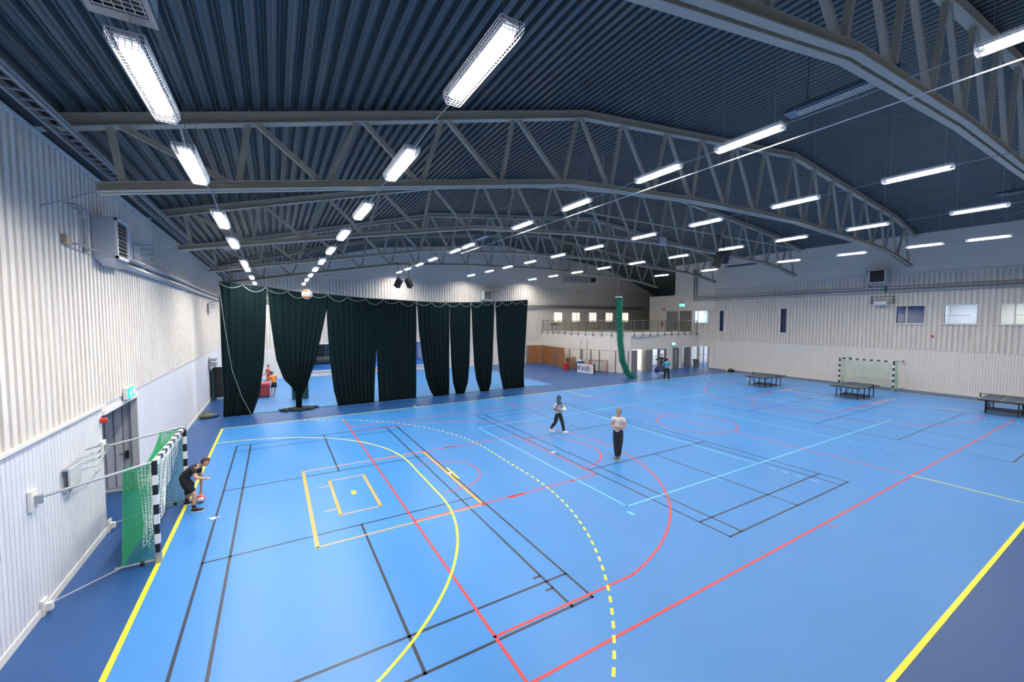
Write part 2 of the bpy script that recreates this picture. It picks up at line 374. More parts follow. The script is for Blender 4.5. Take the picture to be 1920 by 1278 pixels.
# ------------------------------------------------------------------ walls
def panel_wall(name, axis, plane, inw, u0, u1, bands, openings=(), extra=None, thick=.14, period=.22, sw=.125, low=None):
    m = MB()
    def P(u, d, z):   # d = distance into the room
        return (plane+inw*d, u, z) if axis == 'x' else (u, plane+inw*d, z)
    def blk(ua, ub, da, db, za, zb, mi):
        if ub-ua < 1e-4 or zb-za < 1e-4: return
        m.box(P(ua, da, za), P(ub, db, zb), mi)
    def cut(ua, ub, za, zb):   # z intervals left after the openings
        iv = [(za, zb)]
        for (oa, ob, oz0, oz1) in openings:
            if ub > oa+1e-6 and ua < ob-1e-6:
                n = []
                for a, b in iv:
                    if oz1 <= a or oz0 >= b: n.append((a, b)); continue
                    if oz0 > a: n.append((a, oz0))
                    if oz1 < b: n.append((oz1, b))
                iv = n
        return iv
    us = sorted({u0, u1, *[min(max(o[0],u0),u1) for o in openings], *[min(max(o[1],u0),u1) for o in openings]})
    for (z0, z1, kind) in bands:
        for a, b in zip(us, us[1:]):
            for za, zb in cut(a, b, z0, z1):
                blk(a, b, -thick, 0, za, zb, {'slat': 0, 'groove': 3, 'plain': 4, 'fine': 3}[kind])
        if kind == 'plain': continue
        per, w, d = (period, sw, .045) if kind == 'slat' else ((.126, .113, .014))
        k = 0; u = u0+.02
        while u+w < u1:
            for za, zb in cut(u, u+w, z0+.004, z1-.004): blk(u, u+w, 0, d, za, zb, 1 if kind == 'slat' else 2)
            u += per
    if extra: extra(m, blk)
    return struct(m, name, [M_back, M_up, low or M_low, M_gap, M_plain, M_trim])

# left wall: door niche opening
def lx(m, blk):
    blk(YN, 10.7, .0, .07, 2.905, 2.965, 5); blk(13.4, YB, 0, .03, 2.915, 2.95, 5); blk(10.7, 13.4, 0, .05, 2.70, 2.80, 5)
    blk(YN, YB, 0, .06, 8.06, 8.12, 5)
    # smooth strip closing up to the deck
panel_wall('wall_left', 'x', LW, 1, YN, YB, [(0, 2.93, 'groove'), (2.93, 8.08, 'slat'), (8.08, 8.62, 'plain')], [(10.7, 13.4, 0, 2.7)], lx)
b = MB()
b.box((LW, YN, 0), (LW+.03, 10.7, .13)); b.box((LW, 13.4, 0), (LW+.03, YB, .13)); struct(b, 'baseboard_left', M_trim)
b = MB()   # niche behind the opening, lined in grey
b.box((-3.1, 10.55, 0), (LW-.14, 10.7, 2.8), 0); b.box((-3.1, 13.6, 0), (LW-.14, 13.75, 2.8), 0); b.box((-3.25, 10.55, 0), (-3.1, 13.75, 2.8), 0); b.box((-3.25, 10.55, 2.7), (LW-.14, 13.75, 2.85), 0)
b.box((-3.1, 13.54, 0), (LW-.02, 13.6, .1), 1)
struct(b, 'wall_niche', [M_gal, M_trim])
b = MB(); b.box((-3.08, 13.52, .1), (LW-.02, 13.60, 2.68), 0)
for k in range(9): b.box((-3.0+k*.19, 13.505, .14), (-2.985+k*.19, 13.525, 2.66), 1)
d = struct(b, 'door_1', [mat('pale_grey_door', (.52,.53,.58), rough=.5, noise_amt=.04), M_mgrey])
b = MB(); b.box((-1.62, 13.44, .93), (-1.56, 13.52, 1.15)); b.tube([(-1.59,13.44,1.08),(-1.59,13.38,1.08),(-1.74,13.38,1.08)], .012); b.build('door_handle', M_black, d)

# right wall
WR = [(23.66, 25.25, 4.62, 5.84), (21.95, 22.35, 3.78, 5.80), (16.25, 16.72, 3.80, 5.88), (7.62, 9.06, 4.68, 5.88), (5.22, 6.66, 4.68, 5.88), (2.75, 4.26, 4.68, 5.88)]
LOB = (23.52, 24.62, 0, 2.17)
def rx(m, blk):
    blk(YN, 22.9, 0, .06, 8.08, 8.14, 5)
panel_wall('wall_right', 'x', RW, -1, YN, 22.9, [(0, 2.83, 'groove'), (2.83, 8.1, 'slat'), (8.1, 10.95, 'plain')], WR[1:], rx, period=.25, sw=.14, low=M_lowr)
panel_wall('wall_right', 'x', RW, -1, 22.9, 25.42, [(0, 2.83, 'groove'), (2.83, 5.9, 'slat'), (5.9, 10.95, 'plain')], [WR[0], LOB], period=.25, sw=.14, low=M_lowr)
b = MB()
b.box((RW, 25.42, 3.6), (RW+.14, 27.85, 10.9), 0); b.box((RW, 27.85, 3.6), (RW+.14, 31.05, 7.70), 0); b.box((RW, 31.05, 3.6), (RW+7, 31.19, 7.70), 0)
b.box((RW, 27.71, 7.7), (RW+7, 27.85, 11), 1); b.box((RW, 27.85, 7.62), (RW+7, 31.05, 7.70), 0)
b.box((RW-.035, 25.5, 3.6), (RW, 27.8, 3.72), 0)
struct(b, 'wall_gallery', [M_plain, mat('shaded_void_wall', (.05,.05,.05), rough=.9)])  # darkness of the unlit void put into the wall colour
b = MB(); b.box((RW-.03, YN, 0), (RW, 23.4, .10)); struct(b, 'baseboard_right', M_trim)

# back wall with its raised recess, and the row of lit windows above the gallery
REC = (4.4, 16.6, .47, 2.75)
WBK = [(30.52, 31.80, 4.68, 5.76), (33.22, 34.52, 4.68, 5.76), (35.92, 37.22, 4.68, 5.78), (38.70, 39.98, 4.68, 5.80), (41.60, 42.88, 4.68, 5.82)]
def bx(m, blk):
    blk(LW, 32, 0, .06, 8.58, 8.64, 5); blk(REC[0]-.1, REC[1]+.1, 0, .06, REC[3], REC[3]+.1, 5); blk(REC[0]-.1, REC[1]+.1, 0, .09, REC[2]-.07, REC[2], 5)
panel_wall('wall_back', 'y', YB, -1, LW-.1, 48.0, [(0, 2.6, 'groove'), (2.6, 8.6, 'slat'), (8.6, 13.1, 'plain')], [REC]+WBK, bx, period=.27, sw=.15, low=M_lowr)
b = MB()
b.box((REC[0]-.1, YB+.14, .3), (REC[1]+.1, 44.5, REC[2]), 0); b.box((REC[0]-.2, 44.5, .3), (REC[1]+.2, 44.6, 3.6), 1)
for x in (REC[0]-.1, REC[1]): b.box((x, YB+.14, .3), (x+.1, 44.6, 3.6), 2)
b.box((REC[0]-.2, YB+.14, 3.5), (REC[1]+.2, 44.6, 3.6), 2)
struct(b, 'wall_recess', [M_bluemat, M_lblue, M_white])
b = MB(); b.box((LW-.1, YN-.14, 0), (48, YN, 13)); struct(b, 'wall_near', M_white)
b = MB(); b.box((47.3, 25, 0), (47.44, YB, 7.6)); struct(b, 'wall_far_right', M_plain)

# roof deck: one folded trapezoidal sheet running front to back
def deck():
    m = MB(); prof = []; x = -1.9; pr = .27
    while x < 41.4:
        for dx, dz in ((0, 0), (.055, 0), (.075, .012), (.095, 0), (.13, 0), (.165, .105), (.19, .105), (.205, .09), (.22, .105), (.235, .105)):
            xx = x+dx; prof.append((xx, (roofz(max(xx,-1.3)) if xx < 40.8 else roofz(xx))+dz))
        x += pr
    n = len(prof); ys = (YN-.2, YB+.2)
    m.add([(x, y, z) for y in ys for x, z in prof]+[(x, y, z+.3) for y in ys for x, z in prof],
          [(i, n+i, n+i+1, i+1) for i in range(n-1)]+[(2*n+i, 2*n+i+1, 3*n+i+1, 3*n+i) for i in range(n-1)], 0)
    struct(m, 'ceiling', M_deck)
    m = MB(); prof = []
    x = 41.2
    while x < 48.4:
        for dx, dz in ((0,0),(.12,0),(.16,.085),(.235,.085)): prof.append((x+dx, roofz(x+dx)+dz))
        x += .27
    n = len(prof)
    m.add([(x, y, z) for y in (24.5, YB+.2) for x, z in prof], [(i, n+i, n+i+1, i+1) for i in range(n-1)], 0)
    struct(m, 'ceiling', M_deck)
deck()

# ------------------------------------------------------------------ gallery
GAL = [(28.9, YB), (28.75, 31), (28.85, 27.2), (29.1, 25.9), (29.6, 25.0), (30.4, 24.5), (31.5, 24.4), (34.5, 24.55), (37.6, 24.7), (RW, 24.9)]
b = MB(); b.prism(GAL+[(47.3, 24.9), (47.3, YB)], 3.30, 3.60, 0)
b.prism([(x-.03 if i < 5 else x, y-.03 if i >= 5 else y) for i, (x, y) in enumerate(GAL)]+[(47.3, 24.9), (47.3, YB)], 3.50, 3.62, 1)
struct(b, 'gallery_floor', [M_plain, M_trim])
def seg_wall(m, a, b_, z0, z1, th=.14, mi=0):
    a = Vector((*a, 0)); b2 = Vector((*b_, 0)); d = (b2-a).normalized(); n = Vector((-d.y, d.x, 0))*-th
    m.prism([(a.x, a.y), (b2.x, b2.y), (b2.x-n.x, b2.y-n.y), (a.x-n.x, a.y-n.y)], z0, z1, mi)
b = MB()
for i in range(5): seg_wall(b, GAL[i], GAL[i+1], 0, 3.3)
seg_wall(b, GAL[5], (30.62, 24.6), 0, 3.3)
OPN = [(30.62, 32.0, 0, 2.12), (33.25, 35.5, 0, 2.06), (36.4, 37.45, 0, 2.12), (37.85, 40.45, 0, 2.15)]
us = [30.62]+[v for o in OPN for v in o[:2]]+[RW]
for a, c in zip(us, us[1:]):
    if c-a < .01: continue
    op = [o for o in OPN if abs(o[0]-a) < .01]
    b.box((a, 24.6, op[0][3] if op else 0), (c, 24.74, 3.3), 0)
struct(b, 'wall_gallery_front', [M_plain])
# lobby rooms behind the doors
b = MB(); b.box((32.9, 28.2, 0), (44, 28.34, 3.1)); b.box((32.76, 24.74, 0), (32.9, 28.34, 3.1)); b.box((43.9, 22.5, 0), (44.04, 28.34, 3.1)); b.box((30.4, 24.74, 0), (30.54, 28.3, 3.1)); b.box((30.4, 28.2, 0), (32.9, 28.34, 3.1))
b.box((RW+.14, 22.4, 0), (44.04, 22.54, 3.1)); b.box((30.4, 24.74, 3.1), (44.04, 28.34, 3.2)); b.box((RW+.14, 22.4, 3.1), (44.04, 24.9, 3.2))
struct(b, 'wall_lobby', M_white)
def inner_light(x, y, z, sx, sy, w, col=(1, .97, .9)):
    l = bpy.data.lights.new('room_light', 'AREA'); l.shape = 'RECTANGLE'; l.size = sx; l.size_y = sy; l.energy = w; l.color = col
    o = bpy.data.objects.new('room_light', l); COL.objects.link(o); o.location = (x, y, z)
inner_light(36.5, 26.4, 3.05, 5, 1.2, 130); inner_light(42.2, 24.4, 3.05, 1.5, 1.5, 80); inner_light(31.6, 26.4, 3.05, 1, 1, 90, (1, .9, .62))
inner_light(10.5, 40.5, 3.45, 8, 3, 120, (.95, .97, 1))

# windows -----------------------------------------------------------
def window(n, axis, plane, inw, u0, u1, z0, z1, bars=(), pane=None, room=None, lit=0, fw=.06, sill=True):
    def P(u, d, z): return (plane+inw*d, u, z) if axis == 'x' else (u, plane+inw*d, z)
    m = MB()
    for a, b_ in (((u0-.05,z0-.06),(u1+.05,z0)), ((u0-.05,z1),(u1+.05,z1+.06)), ((u0-.05,z0),(u0,z1)), ((u1,z0),(u1+.05,z1))):
        m.box(P(a[0], -.14, a[1]), P(b_[0], .06, b_[1]))
    if sill: m.box(P(u0-.12, 0, z0-.1), P(u1+.12, .1, z0-.06))
    o = struct(m, 'window_%d' % n, M_trim)
    if bars:
        m = MB()
        for u in bars: m.box(P(u-.035, -.12, z0), P(u+.035, -.06, z1))
        m.build('mullion', M_trim, o)
    m = MB(); m.box(P(u0, -.10, z0), P(u1, -.09, z1)); m.build('pane', pane or G_glass, o)
    if room is not None:
        m = MB(); D = 2.6; e = .35
        m.box(P(u0-e, -.16-D, z0-e), P(u1+e, -.2-D, z1+e)); m.box(P(u0-e, -.16, z0-e-.04), P(u1+e, -.2-D, z0-e)); m.box(P(u0-e, -.16, z1+e), P(u1+e, -.2-D, z1+e+.04))
        m.box(P(u0-e-.04, -.16, z0-e), P(u0-e, -.2-D, z1+e)); m.box(P(u1+e, -.16, z0-e), P(u1+e+.04, -.2-D, z1+e))
        m.build('room_behind', room, o)
        c = P((u0+u1)/2, -1.3, z1+e-.03)
        if lit: inner_light(c[0], c[1], c[2], 1, 1, lit, (.93,.97,1))
    return o
M_room = mat('room_white', (.66,.67,.70), rough=.8, noise_amt=.06, nscale=2)
M_roomb = mat('room_cream', (.62,.60,.55), rough=.8)
M_cur = mat('blue_curtain', (.02,.06,.22), rough=.8, noise_amt=.4, nscale=3)
window(1, 'x', RW, -1, *WR[0][:4], bars=(24.85,), room=M_room, lit=38)
window(2, 'x', RW, -1, *WR[1][:4], pane=M_dglass)
window(3, 'x', RW, -1, *WR[2][:4], pane=M_dglass)
window(4, 'x', RW, -1, *WR[3][:4], bars=(8.55,), room=M_cur, lit=16)
w = window(5, 'x', RW, -1, *WR[4][:4], room=M_room, lit=22)
w2 = window(6, 'x', RW, -1, *WR[5][:4], bars=(3.7,), room=M_roomb, lit=30)
for ww, (a, c), cm in ((w, (5.5, 6.6), M_black), (w2, (2.8, 3.66), M_black)):
    m = MB(); y = a
    while y < c: m.box((RW+.085, y, 5.19), (RW+.088, y+.035, 5.225)); y += .075
    m.build('safety_dots', cm, ww)
m = MB(); y = 8.62
while y < 9.02: m.box((RW+.085, y, 5.25), (RW+.088, y+.035, 5.28)); y += .075
m.build('safety_dots', M_trim, bpy.data.objects['window_4'])
for i, q in enumerate(WBK):
    window(7+i, 'y', YB, -1, *q, pane=M_lit, bars=((q[0]+q[1])/2+.18,) if i in (1, 3) else ())

# gallery-front doors and glazing
def door(n, x0, x1, z1, m_leaf, handle=None, y=24.62, frame=None, glass=None):
    b = MB(); b.box((x0, y, 0), (x1, y+.05, z1)); 
    if glass:
        b = MB(); (a, c, e, f) = glass
        b.box((x0, y, 0), (a, y+.05, z1)); b.box((c, y, 0), (x1, y+.05, z1)); b.box((a, y, 0), (c, y+.05, e)); b.box((a, y, f), (c, y+.05, z1))
    o = struct(b, 'door_%d' % n, m_leaf)
    if glass:
        b = MB(); b.box((a, y+.02, e), (c, y+.03, f)); b.build('door_glass', G_glass, o)
    if handle is not None:
        b = MB(); b.box((handle-.02, y-.05, .98), (handle+.14, y-.01, 1.02)); b.build('door_handle', M_galv, o)
    return o
door(2, 30.66, 31.42, 2.08, M_dgrey, 31.2)
b = MB(); b.cbox((32.62, 24.25, 1.04), (1.15, .05, 2.06), rot=Matrix.Rotation(R(12), 3, 'Z')); d = struct(b, 'door_3', M_dgrey)
b = MB(); b.cbox((33.05, 24.28, 1.0), (.12, .1, .03)); b.build('door_handle', M_galv, d)
door(4, 34.32, 35.48, 2.05, mat('slate_door', (.16,.165,.18)), 35.3, glass=(34.6, 35.2, .9, 1.95))
door(5, 36.44, 37.42, 2.10, mat('slate_door', ()), 37.2, glass=(36.9, 37.0, .3, 1.9))
door(6, 38.2, 39.2, 2.1, mat('slate_door', ()), 39.0)
b = MB()
for x in (33.27, 34.26, 37.88, 39.3, 40.4): b.box((x-.04, 24.6, 0), (x+.04, 24.68, 2.15))
b.box((33.25, 24.6, .35), (34.3, 24.68, .40)); b.box((33.25, 24.6, 1.35), (34.3, 24.68, 1.38)); b.box((37.85, 24.6, .35), (38.2, 24.68, .4))
for y in (23.55, 24.08, 24.6): b.box((RW-.02, y-.04, 0), (RW+.06, y+.04, 2.17))
b.box((RW, 23.5, .5), (RW+.05, 24.6, .55)); b.box((RW, 23.5, 1.3), (RW+.05, 24.6, 1.33))
o = struct(b, 'trim_1', M_dgrey)
b = MB(); b.box((33.3, 24.64, 0), (34.25, 24.65, 2.05)); b.box((39.3, 24.64, 0), (40.4, 24.65, 2.1)); b.box((37.9, 24.64, 0), (38.2, 24.65, 2.1)); b.box((RW+.02, 23.52, 0), (RW+.03, 24.6, 2.15)); b.build('pane', G_glass, o)
# upper gallery doors
for n, y0, y1, mm in ((7, 27.15, 28.75, 'upper_door_grey'), (8, 25.55, 27.0, 'roller_shutter_grey')):
    b = MB(); b.box((RW-.03, y0, 3.62), (RW, y1, 5.88), 0)
    if n == 8:
        for k in range(22): b.box((RW-.045, y0+.05, 3.66+k*.1), (RW-.03, y1-.05, 3.74+k*.1), 0)
    b.box((RW-.05, y0-.06, 3.6), (RW, y0, 5.94), 1); b.box((RW-.05, y1, 3.6), (RW, y1+.06, 5.94), 1); b.box((RW-.05, y0, 5.88), (RW, y1, 5.94), 1)
    struct(b, 'door_%d' % n, [mat(mm, (.19,.18,.165) if n == 8 else (.22,.22,.23), rough=.5), M_trim])

# gallery railing
M_rail = mat('bronze_rail', (.20,.185,.16), rough=.45, metal=.3)
t = thing('gallery_railing', 'slim metal and glass railing along the edge of the upper gallery', 'railing', (29, 25, 3.6))
RAIL = [(28.86, YB-.1), (28.7, 33.5), (28.68, 31), (28.78, 27.2), (29.03, 25.85), (29.55, 24.93), (30.38, 24.42), (31.5, 24.32), (34.5, 24.47), (37.6, 24.62), (RW-.1, 24.82)]
b = MB(); b.tube([(x, y, 4.84) for x, y in RAIL], .028); b.build('handrail', M_rail, t)
b = MB(); b.tube([(x, y, 3.72) for x, y in RAIL], .015); b.build('bottom_rail', M_rail, t)
def along(P, s):
    for a, c in zip(P, P[1:]):
        L = math.hypot(c[0]-a[0], c[1]-a[1])
        if s <= L: return (a[0]+(c[0]-a[0])*s/L, a[1]+(c[1]-a[1])*s/L)
        s -= L
    return P[-1]
tot = sum(math.hypot(c[0]-a[0], c[1]-a[1]) for a, c in zip(RAIL, RAIL[1:])); n = 21
for k in range(n+1):
    x, y = along(RAIL, tot*k/n); b = MB(); b.box((x-.02, y-.025, 3.35), (x+.02, y+.025, 4.84)); b.box((x-.045, y-.05, 3.36), (x+.045, y+.05, 3.46)); b.build('post', M_rail, t)
b = MB()
for a, c in zip(RAIL, RAIL[1:]): b.quad((*a, 3.74), (*c, 3.74), (*c, 4.80), (*a, 4.80))
o = b.build('glass_panel', G_rail, t)

# ------------------------------------------------------------------ roof trusses
TX = [-.27, 1.85, 4.0, 6.1, 8.25, 10.6, 12.5, 14.75, 16.8, 19.0, 21.35, 23.75, 25.85, 27.9, 30.05, 32.1, 34.4, 36.2, 38.6]
BX = [-.27, 1.5, 3.2, 5.4, 7.7, 9.9, 11.9, 14.0, 16.2, 18.4, 20.6, 22.95, 25.0, 27.0, 29.1, 31.2, 33.4, 35.4, 37.4, 39.7]
BC = [(-.55, 7.25), (3.2, 7.93), (10.2, 9.17), (16.2, 9.55), (24.2, 9.72), (31, 9.48), (35, 9.32), (37.4, 9.05), (39.9, 8.62)]
def lin(P, x):
    for a, c in zip(P, P[1:]):
        if x <= c[0]: return a[1]+(c[1]-a[1])*(x-a[0])/(c[0]-a[0])
    return P[-1][1]
TC = lambda x: roofz(x)-.13
def truss_proto():
    t = thing('roof_truss', 'x', 'truss')
    b = MB()
    for (x0, _), (x1, _) in zip(ROOF, ROOF[1:]):
        x1 = min(x1, 40.55)
        for dz, w, h in ((.105, .22, .025), (-.105, .22, .025), (0, .05, .2)):
            b.bar((x0, 0, TC(x0)+dz), (x1+.03, 0, TC(x1)+dz), w, h)
    b.build('top_chord', M_steel, t, world=False)
    b = MB()
    for a, c in zip(BC, BC[1:]):
        for s in (-1, 1):
            b.bar((a[0], s*.095, a[1]+.07), (c[0]+.02, s*.10, c[1]+.07), .13, .02); b.bar((a[0], s*.095, a[1]-.07), (c[0]+.02, s*.10, c[1]-.07), .13, .02)
            b.bar((a[0], s*.045, a[1]), (c[0]+.02, s*.045, c[1]), .015, .14)
    x = 0
    while x < 39: b.cbox((x, 0, lin(BC, x)-.02), (.06, .1, .03)); x += 2.15
    b.build('bottom_chord', M_steel, t, world=False)
    # web: bottom node i meets top node i-1 and top node i
    for i, bxx in enumerate(BX):
        zb = lin(BC, bxx)+.06
        for j, off in ((i-1, -.07), (i, .07)):
            if 0 <= j < len(TX):
                tx = TX[j]+(.08 if off < 0 else -.08); b = MB()
                b.bar((bxx+off, 0, zb), (tx, 0, TC(tx)-.1), .105, .105, up=(0,1,0))
                b.build('web_member', M_steel, t, world=False)
    return t
tp = truss_proto()
DS = ['nearest roof truss, crossing overhead at the top right', 'second roof truss, whose kinked top chord crosses the middle of the ceiling', 'third roof truss, just behind the second one', 'fourth roof truss, above the dark dividing curtain', 'farthest roof truss, in front of the pale far gable']
for k, y in enumerate(TRY):
    t = tp if k == 0 else copy_tree(tp); t.location = (0, y, 0); tag(t, 'grey steel '+DS[k], 'truss', 'roof trusses')
# stay rods at the bottom chord ends on the left wall
for k, y in enumerate(TRY[1:]):
    b = MB(); b.tube([(-.55, y, 7.20), (-.95, y, 7.0), (LW+.02, y, 6.84)], .012)
    tag(b.build('stay_rod', M_galv), 'thin stay wire tying the %s truss to the left wall' % ORD[k+1], 'rod', 'truss stay rods')

# ------------------------------------------------------------------ dividing curtain
def interp(L, v, i=1, o=0):
    if v >= L[0][i]: return L[0][o]
    for a, c in zip(L, L[1:]):
        if v >= c[i]: return a[o]+(c[o]-a[o])*(v-a[i])/(c[i]-a[i]) if a[i] != c[i] else c[o]
    return L[-1][o]
YC = 22.6
def pc(p): v = at(p, 'y', YC); return (v.x, max(v.z, 0.02))
TOPC = [pc(p) for p in [(410,528.5),(458.8,533.6),(500.4,539),(542,546.4),(612,552.3),(682,559.5),(778,565.2),(830,567.5),(882,567.7),(930,566.3),(989.5,562.7)]]
def topz(x):
    for a, c in zip(TOPC, TOPC[1:]):
        if x <= c[0]: return a[1]+(c[1]-a[1])*(x-a[0])/(c[0]-a[0])
    return TOPC[-1][1]
PAN = [ # left edge, right edge (photo survey points on the curtain plane), folds
 ([(410,529),(413,600),(416,680),(420,740),(419,782)], [(500,540),(498.5,600),(495,680),(487,740),(474,777)], 7),
 ([(502,541),(507,600),(518,670),(532,705),(548,720),(555,730),(555,760)], [(615,553),(613.5,575),(606,610),(592,672),(578,712),(573,722),(566,735),(566,760)], 9),
 ([(611.5,553),(614,610),(618,670),(626,730),(634,760)], [(709,562),(709,600),(706.5,655),(703.5,700),(702,752)], 10),
 ([(706,562),(706,600),(706.5,655),(708,700),(711,750)], [(781,566),(781,620),(780.5,680),(780.5,720),(780,747)], 8),
 ([(781.5,566),(785,620),(791,665),(799,710),(806,730),(813,743)], [(843,567.5),(842.5,615),(842,680),(842,720),(841,742)], 7),
 ([(843,567.5),(843.5,615),(846,680),(849,715),(855,738)], [(882.5,568),(881.5,620),(880,680),(877,715),(870,736)], 5),
 ([(883.5,568),(886,620),(889,680),(893,710),(901,733)], [(926.5,567),(925.5,620),(924,680),(921,715),(916,732)], 5),
 ([(929.5,566.5),(931,610),(934,660),(938,700),(944,728)], [(989.5,563),(988,600),(985,660),(983,700),(984,727)], 6)]
cur = thing('divider_curtain', 'tall black and green gym divider curtain hanging in bunched strips across the hall', 'curtain', (8.9, YC, 0))
M_cl = curtain_mat()
for pi, (LE, RE, nf) in enumerate(PAN):
    L = [pc(p) for p in LE]; Rr = [pc(p) for p in RE]; NR, NC = 40, nf*10
    w0 = Rr[0][0]-L[0][0]; vsx = []; uv = []
    ztop = (L[0][1]+Rr[0][1])/2; zb = max(L[-1][1], Rr[-1][1])*0+.02
    for r in range(NR+1):
        tt = r/NR
        for c in range(NC+1):
            u = c/NC
            lx0 = interp(L, L[0][1]+(L[-1][1]-L[0][1])*tt); rx0 = interp(Rr, Rr[0][1]+(Rr[-1][1]-Rr[0][1])*tt)
            x = lx0+(rx0-lx0)*u; zt = topz(L[0][0]+(Rr[0][0]-L[0][0])*u)
            z = zt+(zb-zt)*tt
            sq = min(1.9, w0/max(rx0-lx0, .25)); am = .055*(.35+tt*.6)*sq
            y = YC+am*math.sin(2*math.pi*nf*u+.8*math.sin(7*u+pi))+.02*math.sin(17*u+3*tt+pi)
            z += .035*math.sin(2*math.pi*nf*u)*tt if 0 < r < NR else 0
            vsx.append((x, y, z)); uv.append((u*w0/.13, z/.13+.10*math.sin(2*math.pi*nf*u)))
    m = MB(); m.add(vsx, [(r*(NC+1)+c, (r+1)*(NC+1)+c, (r+1)*(NC+1)+c+1, r*(NC+1)+c+1) for r in range(NR) for c in range(NC)])
    ob = m.build('curtain_panel', M_cl, cur, smooth=True)
    ul = ob.data.uv_layers.new(name='UVMap')
    for lp in ob.data.loops: ul.data[lp.index].uv = uv[lp.vertex_index]
    so = ob.modifiers.new('s', 'SOLIDIFY'); so.thickness = .012
# net behind the strips
m = MB(); x0c, x1c = TOPC[0][0], TOPC[-1][0]; x = x0c
while x < x1c: m.tube([(x, YC+.14, .03), (x, YC+.14, topz(x))], .0022, 3, cap=False); x += .14
z = .05
while z < 6.6:
    seg = [xx for xx in [x0c+(x1c-x0c)*k/60 for k in range(61)] if topz(xx) >= z]
    for a, c in zip(seg, seg[1:]):
        if c-a < (x1c-x0c)/50: m.tube([(a, YC+.14, z), (c, YC+.14, z)], .0022, 3, cap=False)
    z += .14
m.build('net', M_bcord, cur)
m = MB(); m.tube([(x, YC+.02, z+.02) for x, z in TOPC], .03, 6)
m.build('heading_rope', M_black, cur)
m = MB(); m.tube([(x0c, YC+.14, .03), (8, YC+.15, .03), (x1c, YC+.14, .03), (x1c+.9, YC+.05, .03)], .018, 5); m.build('bottom_rope', M_greenc, cur)
m = MB(); x = x0c; pts = []
while x < x1c-.4:
    step = .98 if x < 12.5 else .78
    for k in range(9):
        u = k/8; xx = x+step*u; pts.append((min(xx, x1c), YC-.15, topz(min(xx, x1c))-.02-.30*4*u*(1-u)*(.8+.2*math.sin(x*3))))
    x += step
m.tube(pts, .010, 5); m.build('white_cord', mat('pale_cord', (.30,.38,.38), rough=.8), cur, label='pale cord looped in scallops along the curtain top')
a = pc((411,535)); m = MB(); m.tube([(a[0], YC-.13, a[1]), (.03, YC-.14, 4.4), (.25, YC-.16, 2.4), (.62, YC-.17, 1.0), (.98, YC-.15, .08)], .010, 5); m.build('edge_cord', mat('pale_cord', ()), cur)
# cloth heaped on the floor under the tied strip
m = MB(); c = at((559,764), 'z', 0)
for k in range(70):
    a = random.random()*6.28; rr = random.random()**.6; p = (c.x+math.cos(a)*rr*.98, YC+.05+math.sin(a)*rr*.38, .05+.07*(1-rr))
    m.sphere(p, (.10+.09*random.random(), .07+.05*random.random(), .045+.04*random.random()), 0, 9, 6, Matrix.Rotation(random.random()*3, 3, 'Z') @ Matrix.Rotation(random.random()-.5, 3, 'X'))
o = m.build('heaped_hem', mat('heap_cloth', (.006,.018,.016), rough=.9), cur, smooth=True); o['kind'] = 'stuff'
m = MB()
for x, z in TOPC[::2]+[TOPC[-1]]:
    m = MB(); m.tube([(x, YC+.02, z), (x, TRY[3], lin(BC, max(x, -.5))-.05)], .008, 5); m.build('hanging_wire', M_galv, cur)

# ------------------------------------------------------------------ nets as real cords
def net_grid(m, f, nu, nv, r, n=3, du=1, dv=1):
    for i in range(nu+1): m.tube([f(i/nu, j/(nv*dv)) for j in range(nv*dv+1)] if dv > 1 else [f(i/nu, j/nv) for j in range(nv+1)], r, n, cap=False)
    for j in range(nv+1): m.tube([f(i/nu, j/nv) for i in range(nu+1)], r, n, cap=False)

# gathered green net
t = thing('gathered_ball_net', 'bright green ball net gathered into a tall hanging column down to the floor', 'net', (27.0, 22.3, 0))
ctr = [at(p, 'y', 22.3) for p in [(1160.5,557),(1161,600),(1163,640),(1167,675),(1171,695),(1180,708)]]
ctr[-1] = Vector((28.3, 22.2, .06)); ctr[-2] = Vector((27.65, 22.3, .45))
def spine(s):
    s *= len(ctr)-1; i = min(int(s), len(ctr)-2); return ctr[i].lerp(ctr[i+1], s-i)
m = MB(); strands = []
for k in range(110):
    a = random.random()*6.283; rr = math.sqrt(random.random()); ph = random.random()*6; st = []
    for j in range(26):
        s = j/25; c = spine(s); wv = .30 if s < .75 else .30+.25*(s-.75)/.25
        q = c+Vector((math.cos(a+.4*math.sin(s*3+ph))*rr*wv+.02*math.sin(s*30+ph), math.sin(a)*rr*wv*.7, 0)); q.z = max(q.z, .02); st.append(q)
    m.tube(st, .008, 4, cap=False); strands.append(st)
for k in range(0, 110):
    for j in range(1, 25, 1):
        q = strands[k][j]; w2 = strands[(k+7)%110][min(j+1, 25)]
        if (q-w2).length < .45: m.tube([q, w2], .007, 3, cap=False)
m.build('net', M_greenc, t)
m = MB(); c = ctr[0]; m.tube([(c.x, 22.4, c.z), (c.x, 22.5, lin(BC, c.x)-.05)], .008, 5); m.build('hanging_wire', M_galv, t)
m = MB(); m.lathe((c.x, c.y, c.z-.03), [(.28,0),(.30,.03),(.28,.06)], 18); m.build('top_ring', M_wcord, t)

